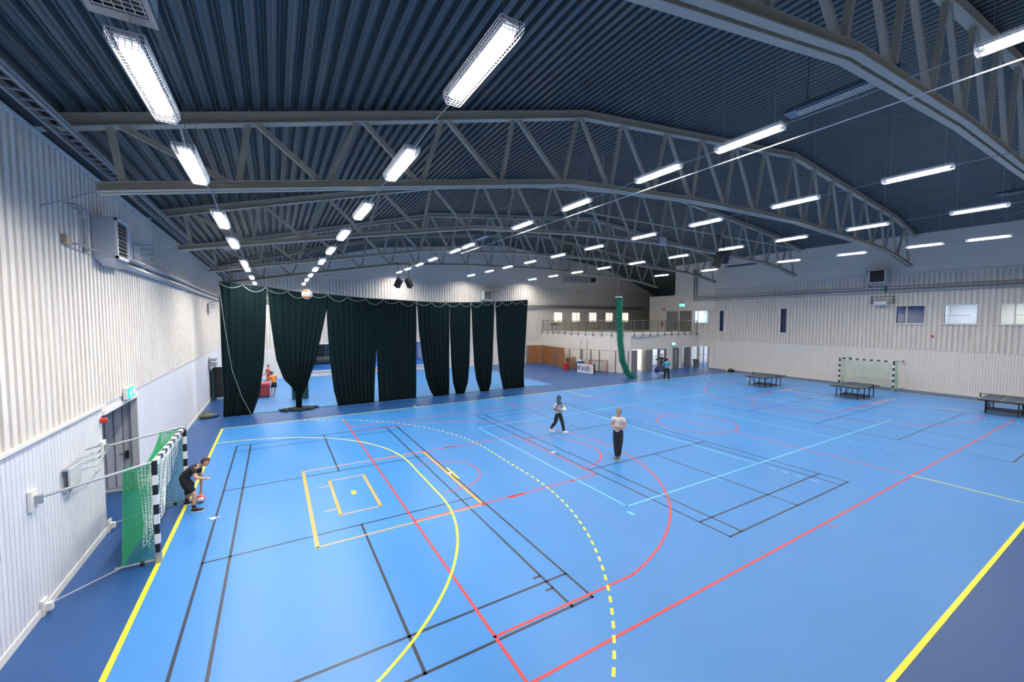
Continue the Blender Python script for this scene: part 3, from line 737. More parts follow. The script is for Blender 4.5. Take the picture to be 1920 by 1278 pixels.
# ------------------------------------------------------------------ handball goals
def striped(m, p, q, horizontal=False):
    p = Vector(p); q = Vector(q); L = (q-p).length; d = (q-p)/L; s = 0; k = 0
    while s < L-1e-6:
        e = min(L, s+(.28 if k == 0 else .2)); 
        if L-e < .08: e = L
        a = p+d*s; c = p+d*e
        if horizontal: m.box((a.x-.04, a.y, a.z-.04), (c.x+.04, c.y, c.z+.04), k%2)
        else: m.box((a.x-.04, a.y-.04, a.z), (c.x+.04, c.y+.04, c.z), k%2)
        s = e; k += 1
def goal(gx, sx, label, wallx, left):
    """sx = direction towards the wall behind the goal"""
    y0, y1 = 8.58, 11.58
    t = thing('handball_goal', label, 'goal', (gx, 10.08, 0), 'handball goals')
    for y in (y0-.04, y1+.04):
        m = MB(); striped(m, (gx, y, 2.08), (gx, y, .22)); m.build('post', [M_blk2, M_wht2], t)
        m = MB(); m.box((gx-.05, y-.05, 0), (gx+.05, y+.05, .22)); m.build('post_foot', M_galv, t)
    m = MB(); striped(m, (gx, y0, 2.04), (gx, y1, 2.04), True); m.build('crossbar', [M_wht2, M_blk2], t)
    dp = .55 if left else .95; X = lambda d: gx+sx*d
    for y in (y0-.04, y1+.04):
        m = MB(); m.tube([(X(0), y, .06), (X(dp+.1), y, .06)], .022); m.build('base_bar', M_galv, t)
        m = MB(); m.lathe((X(.25), y, .045), [(.045,-.02),(.045,.02)], 12, rot=Matrix.Rotation(R(90), 3, 'X')); m.build('caster', M_black, t)
    dy = -1.08 if left else 0
    for y in (y0-.04, y1+.04):
        pw = (wallx, y+dy, 2.0); m = MB(); m.tube([(X(.02), y, 2.06), (wallx, y+dy, 2.0)], .024, 8); m.build('wall_arm', M_galv, t)
        m = MB(); m.box((wallx-sx*.02, y+dy-.11, 1.84), (wallx-sx*.07, y+dy+.11, 2.16)); wp = m.build('wall_plate', M_trim, t)
        m = MB(); m.box((wallx-sx*.07, y+dy-.04, 1.93), (wallx-sx*.15, y+dy+.04, 2.07)); m.build('hinge', M_galv, wp)
        m = MB(); m.tube([(X(dp), y, .06), (wallx, y+dy*.85, .12)], .014, 6); m.build('floor_stay', M_galv, t)
        m = MB(); m.box((wallx-sx*.02, y+dy*.85-.09, .0), (wallx-sx*.06, y+dy*.85+.09, .26)); m.box((wallx-sx*.06, y+dy*.85-.04, .06), (wallx-sx*.14, y+dy*.85+.04, .18)); m.build('floor_plate', M_trim, t)
    # green net: back and two sides, hung from the arms, the top hem sagging
    sag = .42 if left else .12
    m = MB(); cell = .055 if left else .07
    def back(u, v):
        zt = 2.0-sag*4*u*(1-u); return Vector((X(dp-.08*v+.05*math.sin(u*9)*.4*(1-v)), y0-.02+3.04*u, .05+(zt-.05)*v))
    net_grid(m, back, int(3.04/cell), int(1.95/cell), .0048 if left else .004)
    if left:
        def roof(u, v):
            z = 2.02-(sag*4*u*(1-u))*v; return Vector((X(.05+(dp-.12)*v), y0+3*u, z))
        net_grid(m, roof, int(3/cell), 9, .0048)
    for y in (y0-.02, y1+.02):
        def side(u, v): return Vector((X(.05+(dp-.05-.08*v)*u), y, .05+1.95*v))
        net_grid(m, side, int(dp/cell), int(1.95/cell), .0055 if left else .004)
        m.tube([(X(dp-.08), y, 2.0), (X(dp), y, .05)], .008, 5); m.tube([(X(dp), y, .05), (X(.05), y, .08)], .007, 5)
        m.tube([(X(dp-.02), y, .08), (X(.2), y, .9)], .008, 5)
    m.tube([back(k/40, 1) for k in range(41)], .009, 5)
    m.build('green_net', M_green if left else mat('pale_green_cord', (.20,.52,.30), rough=.7), t, label='green net')
    # inner white net
    m = MB()
    if left:
        def wn(u, v):   # u along the crossbar, v downwards
            y = y0+.02+2.1*u; zb = .35+.30*abs(math.sin(u*5.3))*(.5+u)+.55*max(0, u-.75)*2
            return Vector((X(.10+.10*v+.05*math.sin(u*22+v*2)*v), y-.12*v*u, 2.0-(2.0-zb)*v))
        net_grid(m, wn, 22, 18, .0058)
        def wn2(u, v): return Vector((X(.03+.24*u-.1*u*v), y0-.012-.01*math.sin(v*12), 2.0-(1.62+.2*(1-u))*v))
        net_grid(m, wn2, 4, 18, .0065)
        def wn3(u, v): return Vector((X(.10+.02*math.sin(u*9)), y0+2.1+.9*u, 2.0-.16*(1-u)*v*4-.15*v))
        net_grid(m, wn3, 10, 3, .004)
    else:
        def wn(u, v): return Vector((X(.25+.35*v+.05*math.sin(u*14)), y0+3*u, 2.0-1.85*v))
        net_grid(m, wn, 28, 18, .003)
    m.build('inner_net', M_wcord, t, label='white inner net')
    return t
goal(0.0, -1, 'black and white striped handball goal with green net by the left wall', LW, True)
goal(38.75, 1, 'black and white striped handball goal in front of the right wall', RW, False)

# ------------------------------------------------------------------ table tennis tables
def tt_table():
    t = thing('table_tennis_table', 'x', 'table')
    for s in (-1, 1):
        m = MB(); m.box((s*.012, -.7625, .735), (s*1.37, .7625, .76), 0)
        m.box((s*.012, -.78, .70), (s*1.385, -.755, .755), 1); m.box((s*.012, .755, .70), (s*1.385, .78, .755), 1); m.box((s*1.36, -.78, .70), (s*1.385, .78, .755), 1)
        for y in (-.755, 0, .74): m.box((s*.02, y, .7602), (s*1.365, y+.015, .7606), 2)
        m.box((s*1.35, -.755, .7602), (s*1.365, .755, .7606), 2)
        m.build('table_half', [mat('tt_top', (.030,.055,.085), rough=.4), M_black, M_wht2], t, world=False)
        for y in (-.55, .55):
            m = MB(); m.box((s*1.08-.02, y-.02, 0), (s*1.08+.02, y+.02, .70)); m.build('leg', M_black, t, world=False)
            m = MB(); m.box((s*.34-.02, y*1.1-.02, .1), (s*.34+.02, y*1.1+.02, .70)); m.build('inner_leg', M_black, t, world=False)
            m = MB(); m.tube([(s*.34, y*1.05, .2), (s*.95, y*.9, .68)], .013, 6); m.build('brace', M_black, t, world=False)
    m = MB()
    for x in (-.34, .34): m.box((x-.03, -.62, .10), (x+.03, .62, .16))
    for y in (-.6, .6): m.box((-.34, y-.03, .10), (.34, y+.03, .15))
    uc = m.build('undercarriage', M_black, t, world=False)
    for x in (-.34, .34):
        for y in (-.615, .615):
            m = MB(); m.lathe((x, y, .065), [(.02,-.03),(.065,-.025),(.065,.025),(.02,.03)], 14, rot=Matrix.Rotation(R(90), 3, 'X')); m.build('wheel', M_black, uc, world=False)
    m = MB(); net_grid(m, lambda u, v: Vector((0, -.9+1.8*u, .765+.14*v)), 60, 5, .0022); m.box((-.004, -.9, .895), (.004, .9, .915)); m.build('net', mat('dark_net', (.02,.03,.04), rough=.8), t, world=False)
    for y in (-.9, .9):
        m = MB(); m.box((-.02, y-.02, .70), (.02, y+.02, .93)); m.box((-.02, min(y, y*.84), .70), (.02, max(y, y*.84), .73)); m.build('net_post', M_black, t, world=False)
    return t
tt = tt_table()
for k, (x, y, a, l) in enumerate([(33.65, 14.3, 1, 'left'), (34.0, 9.0, -2, 'middle'), (35.4, 3.05, 2, 'right')]):
    t = tt if k == 0 else copy_tree(tt); t.location = (x, y, 0); t.rotation_euler.z = R(a)
    tag(t, {'left': 'dark table tennis table farthest left, nearest the yellow and black bag', 'middle': 'dark table tennis table standing in front of the striped goal', 'right': 'dark table tennis table at the right edge of the photo'}[l], 'table', 'table tennis tables')

# ------------------------------------------------------------------ balls
def ball(loc, r, mats, label, pat):
    t = MB(); t.sphere((0,0,0), r, 0, 28, 18)
    for i, f in enumerate(t.f):
        c = sum((Vector(t.v[k]) for k in f), Vector())/len(f); t.m[i] = pat(c.normalized())
    o = t.build('ball', mats, None, smooth=True); o.location = loc; return tag(o, label, 'ball')
M_bw = mat('ball_white', (.88,.86,.80), rough=.45); M_bo = mat('ball_orange', (.86,.22,.03), rough=.45); M_bp = mat('ball_purple', (.08,.05,.18), rough=.45); M_br = mat('ball_red', (.70,.08,.04), rough=.45)
bl = at((575.5, 551.5), 'y', 9.0)
ball(bl, .118, [M_bw, M_bo, M_bp], 'white, orange and purple ball flying in mid-air before the dark curtain',
     lambda n: 2 if .62 < n.x < .76 else (1 if (abs(n.z) > .48 and abs(n.z) < .86 and n.x < .62) else 0))
ball((.31, 11.46, .105), .10, [M_bw, M_br], 'white and red handball on the floor under the bending boy\'s hand', lambda n: 1 if n.z > .55 or n.z < -.55 or abs(n.x) > .72 else 0)

# ------------------------------------------------------------------ people
def skin_obj(name, chains, m, parent, sub=2):
    """chains: list of polylines [(Vector, radius), ...]; points that coincide are welded, each loose chain is its own root"""
    bm = bmesh.new(); sl = bm.verts.layers.skin.verify(); key = {}; roots = []
    for ch in chains:
        prev = None; fresh = True
        for (p, r) in ch:
            k = tuple(round(c, 4) for c in p)
            if k in key: v = key[k]; fresh = False if prev is None else fresh
            else:
                v = bm.verts.new(p); rr = r if isinstance(r, tuple) else (r, r); v[sl].radius = rr; key[k] = v
                if prev is None: roots.append(v)
            if prev is not None and prev != v:
                try: bm.edges.new((prev, v))
                except ValueError: pass
            prev = v
    for v in roots: v[sl].use_root = True
    me = bpy.data.meshes.new(name); bm.to_mesh(me); bm.free(); me.materials.append(m)
    ob = bpy.data.objects.new(name, me); COL.objects.link(ob); ob.parent = parent
    s = ob.modifiers.new('skin', 'SKIN'); s.use_smooth_shade = True; s.branch_smoothing = .6
    ss = ob.modifiers.new('sub', 'SUBSURF'); ss.levels = sub; ss.render_levels = sub
    return ob
DEF = dict(pelvis=(0,0,.95), waist=(0,0,1.08), chest=(0,.01,1.28), neck=(0,0,1.46), head=(0,.02,1.62),
    shL=(.17,0,1.40), shR=(-.17,0,1.40), elL=(.23,-.02,1.12), elR=(-.23,-.02,1.12), wrL=(.24,.06,.88), wrR=(-.24,.06,.88),
    hiL=(.09,0,.90), hiR=(-.09,0,.90), knL=(.10,.03,.50), knR=(-.10,.03,.50), anL=(.10,0,.08), anR=(-.10,0,.08), toL=(.12,.16,.035), toR=(-.12,.16,.035))
def person(label, loc, heading, H, pose, skin, shirt, trousers, shoes, hair, sleeve=.55, leg=1.0, look=(0,1,0), hands=None, female=False, extra=None, socks=None, hood=None, soles=None, hairlen=0):
    """pose offsets are (to the person's left, forward, up) in metres for a 1.75 m figure"""
    t = thing('person', label, 'person', loc); s = H/1.75
    P = dict(DEF); P.update(pose); h = R(heading)
    F = Vector((math.cos(h), math.sin(h), 0)); Lf = Vector((-math.sin(h), math.cos(h), 0)); U = Vector((0,0,1))
    def w(v): return (Lf*v[0]+F*v[1]+U*v[2])*s
    J = {k: w(v) for k, v in P.items()}
    r = lambda v: v*s
    mid = lambda a, c, u=.5: J[a].lerp(J[c], u)
    lk = (Lf*look[0]+F*look[1]+U*look[2]).normalized(); hd = J['head']; up = ((hd-J['neck']).normalized()+U*1.5).normalized(); lk = (lk-up*lk.dot(up)).normalized(); rt = lk.cross(up)
    sw = .9 if female else 1
    torso = [(J['pelvis'], (r(.115), r(.088))), (J['waist'], (r(.105*sw), r(.078))), (J['chest'], (r(.136*sw), r(.096))), (mid('chest','neck',.65), (r(.092*sw), r(.064))), (J['neck'], r(.056)), (J['neck'].lerp(hd, .45), r(.052)),
             (hd-up*r(.060)+lk*r(.022), (r(.050), r(.058))), (hd-up*r(.028)+lk*r(.018), (r(.068), r(.080))), (hd+up*r(.055), (r(.078), r(.092))), (hd+up*r(.115)-lk*r(.005), (r(.052), r(.06)))]
    body = [torso]
    palms = {}
    for S in 'LR':
        el, wr, sh = J['el'+S], J['wr'+S], J['sh'+S]
        hdv = (J['ha'+S]-wr).normalized() if 'ha'+S in J else (wr-el).normalized()
        palm = wr+hdv*r(.055); palms[S] = (palm, hdv)
        body.append([(mid('chest','neck',.65), r(.08)), (sh, r(.054)), (sh.lerp(el,.5), r(.050)), (el, r(.042)), (el.lerp(wr,.35), r(.042)), (wr, (r(.026), r(.022))), (palm, (r(.038), r(.017))), (wr+hdv*r(.092), (r(.036), r(.014)))])
        hi, kn, an, to = J['hi'+S], J['kn'+S], J['an'+S], J['to'+S]
        heel = an+(an-to).normalized()*r(.05); heel.z = min(heel.z, J['to'+S].z+r(.005)) if to.z < r(.1) else heel.z
        body.append([(J['pelvis'], r(.09)), (hi, r(.074)), (hi.lerp(kn,.5), r(.066)), (kn, r(.053)), (kn.lerp(an,.35), r(.052)), (an, r(.034)), (an.lerp(to,.55)-U*r(.008), r(.034)), (to, r(.026))])
        # fingers
        side = hdv.cross(Vector((0,0,1))); side = side.normalized() if side.length > .1 else Lf.copy(); nrm = side.cross(hdv)
        for k, (ofs, ln) in enumerate([(-.026,.062),(-.009,.072),(.009,.068),(.026,.052)]):
            a = palm+side*r(ofs)+hdv*r(.012); b1 = a+hdv*r(ln*.5)+side*r(ofs*.15); c1 = b1+hdv*r(ln*.45)-nrm*r(.018)
            body.append([(a, r(.0095)), (b1, r(.0088)), (c1, r(.0075))])
        sg = 1 if S == 'L' else -1
        a = palm-hdv*r(.02)-side*r(.026)*sg; body.append([(a, r(.011)), (a+hdv*r(.03)-side*r(.022)*sg, r(.0095)), (a+hdv*r(.058)-side*r(.026)*sg-nrm*r(.01), r(.008))])
    bo = skin_obj('body', body, skin, t)
    # face and ears
    m = MB(); f0 = hd+lk*r(.081)
    for q in (-1, 1): m.sphere(f0+rt*r(.030)*q+up*r(.028)-lk*r(.006), r(.0095), 0, 8, 6)
    m.build('eyes', M_eye, t, world=False, smooth=True)
    m = MB(); rotm = Matrix((rt, lk, up)).transposed()
    m.sphere(f0+lk*r(.003)-up*r(.004), (r(.011), r(.014), r(.024)), 0, 8, 6, rotm); m.build('nose', skin, t, world=False, smooth=True)
    m = MB(); m.sphere(f0-up*r(.040)-lk*r(.010), (r(.024), r(.008), r(.008)), 0, 10, 6, rotm); m.build('mouth', M_lip, t, world=False, smooth=True)
    if not hood:
        for q in (-1, 1):
            m = MB(); m.sphere(hd+rt*r(.083)*q+up*r(.012)-lk*r(.005), (r(.010), r(.018), r(.030)), 0, 8, 6, rotm); m.build('ear', skin, t, world=False, smooth=True)
        m = MB()
        def hf(p):
            q = Vector(p)
            if q.y > 0 and q.z < r(.052)+q.y*.12:
                k_ = max(0, (q.z+r(.112))/r(.2)); q.z = r(.052)+q.y*.10; q.y *= .70; q.x *= .88
            elif q.y > 0: pass
            else: q.z = max(q.z, -r(.075+hairlen))
            return q
        m.sphere(hd+up*r(.025)-lk*r(.010), (r(.096), r(.112), r(.112)), 0, 20, 14, rotm, hf); m.build('hair', hair, t, world=False, smooth=True)
        if hairlen < 0: pass
    else:
        m = MB()
        def hh(p):
            q = Vector(p)
            if q.y > r(.045) and abs(q.x) < r(.075) and -r(.10) < q.z < r(.075): q.y = r(.045)
            return q
        m.sphere(hd+up*r(.015)-lk*r(.01), (r(.108), r(.122), r(.138)), 0, 22, 16, rotm, hh)
        m.lathe(J['neck']+U*r(-.10), [(r(.19), 0), (r(.165), r(.05)), (r(.10), r(.11)), (r(.085), r(.20))], 18); m.build('headscarf', hood, t, world=False, smooth=True)
    # clothes
    e = r(.027)
    sh = [[(J['pelvis']-(J['waist']-J['pelvis'])*.55, (r(.142)+e*.6, r(.112)+e*.6)), (J['waist'], (r(.128*sw)+e, r(.098)+e)), (J['chest'], (r(.152*sw)+e, r(.110)+e)), (mid('chest','neck',.65), (r(.122*sw)+e, r(.088)+e)), (J['neck']-(J['neck']-J['chest']).normalized()*r(.015), r(.074))]]
    for S in 'LR':
        a, b1 = J['sh'+S], J['el'+S]; ch = [(mid('chest','neck',.65), r(.1)), (a, r(.071)+e*.7)]
        if sleeve <= 1: ch += [(a.lerp(b1, sleeve*.55), r(.052)+e), (a.lerp(b1, sleeve), r(.048)+e)]
        else:
            wr = J['wr'+S]; ch += [(a.lerp(b1,.5), r(.054)+e), (b1, r(.046)+e), (b1.lerp(wr, sleeve-1), r(.036)+e)]
        sh.append(ch)
    skin_obj('shirt', sh, shirt, t)
    tr = [[(J['waist']+(J['pelvis']-J['waist'])*.05, (r(.126)+e*.4, r(.098)+e*.4)), (J['pelvis'], (r(.140)+e*.5, r(.110)+e*.5))]]
    for S in 'LR':
        hi, kn, an = J['hi'+S], J['kn'+S], J['an'+S]; ch = [(J['pelvis'], r(.13)), (hi, r(.094)+e), (hi.lerp(kn,.5), r(.080)+e)]
        if leg <= 1: ch += [(hi.lerp(kn, .92 if leg == 1 else leg), r(.070)+e*1.6)]
        else: ch += [(kn, r(.058)+e), (kn.lerp(an,.4), r(.054)+e), (kn.lerp(an,.99), r(.042)+e)]
        tr.append(ch)
    skin_obj('shorts' if leg <= 1 else 'trousers', tr, trousers, t)
    if shoes:
        for S in 'LR':
            an, to = J['an'+S], J['to'+S]; dr = (to-an); dr.z = 0; dr = dr.normalized() if dr.length > 1e-4 else F
            if to.z < r(.08):
                m = MB(); c = an.lerp(to, .48); ang = math.atan2(dr.y, dr.x); rm = Matrix.Rotation(ang, 3, 'Z')
                def sf(p):
                    q = Vector(p); q.z = max(q.z, -r(.028)); 
                    if q.x > 0: q.z *= .65
                    return q
                m.sphere(Vector((c.x, c.y, r(.052))), (r(.145), r(.052), r(.062)), 0, 18, 12, rm, sf)
                so_ = m.build('shoe', shoes, t, world=False, smooth=True)
                m = MB(); m.lathe(Vector((c.x, c.y, 0)), [(1, .001), (1, r(.026))], 20); m.v = [tuple(Vector((c.x, c.y, 0))+rm @ Vector(((v[0]-c.x)*r(.146), (v[1]-c.y)*r(.052), v[2]))) for v in m.v]
                m.build('sole', soles or shoes, so_, world=False)
            else:
                skin_obj('shoe', [[(an-U*r(.0), r(.045)), (an.lerp(to,.6), r(.044)), (to, r(.034))]], shoes, t)
    if socks:
        for S in 'LR':
            kn, an = J['kn'+S], J['an'+S]; skin_obj('sock', [[(an.lerp(kn,.36), r(.046)), (an.lerp(kn,.15), r(.044)), (an, r(.044))]], socks, t)
    return t, J

M_tee = mat('black_tee', (.014,.014,.018), rough=.85, noise_amt=.2, nscale=12)
M_blks = mat('black_shorts', (.008,.008,.009), rough=.85)
M_shoe = mat('black_shoe', (.014,.014,.016), rough=.5)
M_sole = mat('white_sole', (.80,.80,.80), rough=.5)
M_grey = mat('pale_grey_top', (.50,.50,.53), rough=.85, noise_amt=.05)
M_wtop = mat('white_top', (.68,.66,.62), rough=.85, noise_amt=.05)
M_teal = mat('teal_scarf', (.012,.085,.13), rough=.8, noise_amt=.15, nscale=10)
M_turq = mat('turquoise_shirt', (.03,.34,.48), rough=.85, noise_amt=.06)
M_dtr = mat('dark_trousers', (.012,.022,.028), rough=.85)
M_gtr = mat('charcoal_trousers', (.022,.024,.028), rough=.85)
M_jean = mat('jeans', (.03,.065,.14), rough=.85, noise_amt=.1)
M_redk = mat('red_kit', (.55,.03,.05), rough=.8)
person('bending boy in black t-shirt and shorts reaching for a ball beside the goal', (.12, 11.08, 0), 0, 1.74,
  dict(pelvis=(0,-.10,.82), waist=(0,-.02,.95), chest=(-.02,.12,1.06), neck=(-.05,.26,1.14), head=(-.08,.385,1.20), shL=(.15,.19,1.06), shR=(-.20,.14,1.09),
       elR=(-.31,.21,.90), wrR=(-.33,.38,.86), haR=(-.34,.48,.86), elL=(.27,.24,.72), wrL=(.355,.21,.36), haL=(.37,.20,.24), hiL=(.09,-.09,.78), hiR=(-.09,-.09,.78),
       knR=(-.17,.14,.45), anR=(-.22,.12,.085), toR=(-.26,.29,.035), knL=(.22,.06,.46), anL=(.37,-.12,.085), toL=(.41,.04,.035)),
  M_skin, M_tee, M_blks, M_shoe, M_hair, sleeve=.55, leg=.92, look=(-.45,.9,-.02), socks=M_tee, soles=M_sole)
# woman in the headscarf, striding to the right of the photo
HW = -84
person('woman in teal headscarf and grey top walking with a ball at her waist', (12.66, 12.0, 0), HW, 1.63,
  dict(pelvis=(0,-.02,.93), waist=(0,0,1.06), chest=(0,.0,1.27), head=(0,.03,1.61), shL=(.15,0,1.38), shR=(-.15,0,1.38), elL=(.26,-.02,1.13), elR=(-.25,-.05,1.12),
       wrL=(.20,.20,1.06), haL=(.13,.25,1.06), wrR=(-.03,.19,1.04), haR=(.05,.24,1.04), hiL=(.08,0,.89), hiR=(-.08,-.02,.89),
       knL=(.12,.13,.50), anL=(.14,.24,.085), toL=(.26,.34,.035), knR=(-.10,-.08,.49), anR=(-.16,-.34,.16), toR=(-.10,-.20,.035)),
  M_skind, M_grey, M_dtr, M_sole, M_hairb, sleeve=.95, leg=2, look=(-.70,.70,-.05), female=True, hood=M_teal)
hv = R(HW); bc = Vector((12.66, 12.0, 0))+Vector((math.cos(hv), math.sin(hv), 0))*.27+Vector((-math.sin(hv), math.cos(hv), 0))*.085+Vector((0,0,1.055))
ball(bc, .098, [M_bw, mat('ball_cream', (.85,.70,.50), rough=.45)], 'cream ball held by the woman in the headscarf', lambda n: 1 if n.z > .5 or n.z < -.6 else 0)
# woman with folded arms
HW2 = math.degrees(math.atan2(-.62, -.80))
person('fair-haired woman in white top and dark trousers standing with folded arms', (12.44, 8.25, 0), HW2, 1.80,
  dict(pelvis=(0,0,.97), head=(.0,.02,1.63), shL=(.17,0,1.41), shR=(-.17,0,1.41), elL=(.22,.06,1.13), wrL=(.0,.18,1.09), haL=(-.10,.19,1.10), elR=(-.22,.06,1.13), wrR=(.0,.155,1.15), haR=(.10,.165,1.16),
       knL=(.07,.04,.50), anL=(.03,-.02,.085), toL=(.05,.14,.035), knR=(-.07,.03,.50), anR=(-.04,.05,.085), toR=(-.10,.20,.035), hiL=(.09,0,.91), hiR=(-.09,0,.91)),
  M_skin, M_wtop, M_gtr, mat('grey_shoe', (.12,.12,.13), rough=.6), M_hairl, sleeve=.5, leg=2, look=(-.45,.9,-.05), female=True, hairlen=.02, soles=M_sole)
# man in turquoise seen from behind
HW3 = math.degrees(math.atan2(.62, .78))
person('man in turquoise shirt and black trousers standing with his back to the camera', (29.38, 19.7, 0), HW3, 1.80,
  dict(shL=(.20,0,1.42), shR=(-.20,0,1.42), elL=(.29,.05,1.15), wrL=(.14,.24,1.12), haL=(.02,.26,1.12), elR=(-.29,.05,1.15), wrR=(-.14,.24,1.15), haR=(-.02,.26,1.15), knL=(.14,.03,.5), anL=(.17,0,.085), toL=(.21,.16,.035), knR=(-.14,.03,.5), anR=(-.17,0,.085), toR=(-.21,.16,.035)),
  M_skin, M_turq, M_blks, mat('lime_shoe', (.25,.45,.08), rough=.5), M_hairb, sleeve=.7, leg=2)
HW4 = math.degrees(math.atan2(-.62, -.78))
person('man in black jumper and jeans facing the turquoise shirt, one arm raised sideways', (32.55, 22.75, 0), HW4, 1.80,
  dict(elR=(-.34,.02,1.28), wrR=(-.55,.08,1.22), haR=(-.66,.1,1.2), elL=(.30,.05,1.16), wrL=(.12,.22,1.18), haL=(.0,.24,1.18), knL=(.11,.05,.5), knR=(-.12,.0,.5)),
  M_skin, M_tee, M_jean, M_sole, M_hair, sleeve=1.9, leg=2)
HW5 = math.degrees(math.atan2(.9, -.25))
person('barefoot child in orange t-shirt and black shorts leaning on the red block', (2.02, 27.75, 0), HW5, 1.62,
  dict(waist=(.02,.05,1.08), chest=(.05,.12,1.26), neck=(.07,.17,1.43), head=(.08,.20,1.60), shL=(.22,.12,1.36), shR=(-.10,.14,1.38), elL=(.38,.25,1.14), wrL=(.52,.36,.98), haL=(.6,.42,.94), elR=(-.16,.20,1.14), wrR=(-.06,.36,1.10),
       knL=(.16,.02,.5), anL=(.13,-.06,.085), toL=(.15,.08,.035), knR=(-.06,.05,.5), anR=(-.02,.10,.085), toR=(-.02,.24,.035)),
  M_skin, M_orange, M_blks, None, M_hairb, sleeve=.8, leg=.75)
rk = at((504, 725), 'z', 0)
person('child in red kit standing beyond the red block', (rk.x, rk.y, 0), 200, 1.62,
  dict(elL=(.24,.10,1.14), wrL=(.20,.30,1.02), elR=(-.24,.08,1.14), wrR=(-.2,.28,1.0)), M_skin, M_redk, mat('red_shorts', (.45,.02,.04), rough=.8), M_sole, M_hair, sleeve=.7, leg=.95)

# ------------------------------------------------------------------ floor bits
for k, (x, y, l) in enumerate([(.72, 10.18, 'small white floor socket cover on the black line near the bending boy'), (6.83, 9.99, 'small white floor socket cover beside the yellow penalty bar'), (10.88, 9.96, 'small white floor socket cover below the woman in the headscarf')]):
    m = MB(); m.lathe((x, y, .003), [(.07,0),(.07,.008),(.05,.012)], 16); m.tube([(x-.14, y+.02, .018), (x-.02, y, .022)], .012, 6); m.tube([(x+.14, y-.02, .018), (x+.02, y, .022)], .012, 6)
    tag(m.build('floor_socket_cover', M_white), l, 'floor socket', 'floor socket covers')

def bag(loc, mats, label, sx, sy, sz, rz=0, cat='bag'):
    t = thing('sports_bag', label, cat, loc, rotz=R(rz))
    def f(p):
        q = Vector(p); q.z = max(q.z, -sz*.75); n_ = noise.noise(Vector((q.x*9, q.y*9, q.z*9)))*.03; return q*(1+n_*4)
    m = MB(); m.sphere((0,0,sz*.75), (sx, sy, sz), 0, 22, 14, f=f); m.build('bag_body', mats[0], t, world=False, smooth=True)
    m = MB(); m.sphere((sx*.75, -sy*.1, sz*.55), (sx*.62, sy*.85, sz*.72), 0, 16, 10, f=lambda p: Vector((p[0], p[1], max(p[2], -sz*.5)))); m.build('side_pocket', mats[1], t, world=False, smooth=True)
    m = MB(); m.tube([(-sx*.6, 0, sz*1.4), (-sx*.3, -sy*.5, sz*2.0), (sx*.3, -sy*.5, sz*2.0), (sx*.6, 0, sz*1.4)], .014, 6); m.tube([(sx*1.1, sy*.1, .02), (sx*1.4, sy*.4, .03), (sx*1.7, sy*.1, .02)], .018, 6); m.build('strap', M_black, t, world=False)
    return t
bag((-.88, 22.9, 0), [mat('olive_bag', (.10,.12,.06), rough=.8), mat('dark_blue_bag', (.012,.05,.12), rough=.7)], 'olive and dark blue backpack lying by the left wall', .34, .26, .15, 20)
bag((39.25, 20.3, 0), [M_black, mat('neon_yellow', (.55,.80,.02), rough=.6)], 'black bag with neon yellow cloth lying by the right wall', .34, .25, .15, 110)
bag((33.05, 23.75, 0), [mat('royal_blue_bag', (.015,.03,.20), rough=.7), mat('royal_blue_bag', ())], 'dark blue backpack standing by the grey doors under the gallery', .22, .18, .26, 0)

# waste bin
t = thing('waste_bin', 'dark grey waste bin standing by the lobby glazing', 'bin', (39.55, 24.2, 0))
m = MB(); m.lathe((39.55,24.2,0), [(.22,0),(.29,.78),(.30,.80),(.27,.80),(.21,.04)], 20); m.build('bin_body', M_mgrey, t, smooth=False)
m = MB(); m.lathe((39.55,24.2,.79), [(.31,0),(.31,.04),(.25,.06)], 20); m.build('rim', M_black, t)

# red soft block pushed by the children
t = thing('soft_play_block', 'large red soft block beside the child in orange', 'gym block', (1.4, 28.1, 0))
m = MB(); m.box((.85,27.65,.05),(1.78,28.55,.74)); m.build('block', mat('red_vinyl', (.45,.03,.04), rough=.4, noise_amt=.1), t, bevel=.06)
m = MB(); m.box((.83,27.63,.70),(1.80,28.57,.88)); m.build('lid_pad', mat('bright_red_vinyl', (.68,.04,.05), rough=.4), t, bevel=.05)
m = MB(); m.box((.87,27.67,0),(1.76,28.53,.05)); m.build('base', M_black, t)
# dark green box behind the tied strip
t = thing('gym_trolley', 'dark green box standing behind the tied curtain strip', 'box', (3.4, 25.9, 0))
m = MB(); m.box((2.95,25.85,.06),(3.85,26.4,1.12)); m.build('box_body', mat('dark_green_box', (.012,.07,.07), rough=.6), t, bevel=.02)
for x in (3.05, 3.75):
    m = MB(); m.lathe((x, 26.1, .045), [(.045,-.03),(.045,.03)], 12, rot=Matrix.Rotation(R(90),3,'X')); m.build('wheel', M_black, t)
# black upright mat against the left wall
t = thing('crash_mat', 'tall black crash mat on wheels by the left wall beside the curtain', 'gym mat', (-.8, 28.6, 0))
m = MB(); m.box((-1.18,28.3,.14),(-.1,28.6,1.98)); m.build('mat_body', M_soft, t, bevel=.03)
m = MB(); m.box((-1.22,28.0,.1),(-1.12,29.6,1.9)); m.build('mat_side', mat('dark_green_box', ()), t)
for x in (-1.1, -.2):
    m = MB(); m.lathe((x, 28.45, .07), [(.02,-.04),(.07,-.03),(.07,.03),(.02,.04)], 12, rot=Matrix.Rotation(R(90),3,'Y')); m.build('wheel', M_mgrey, t)
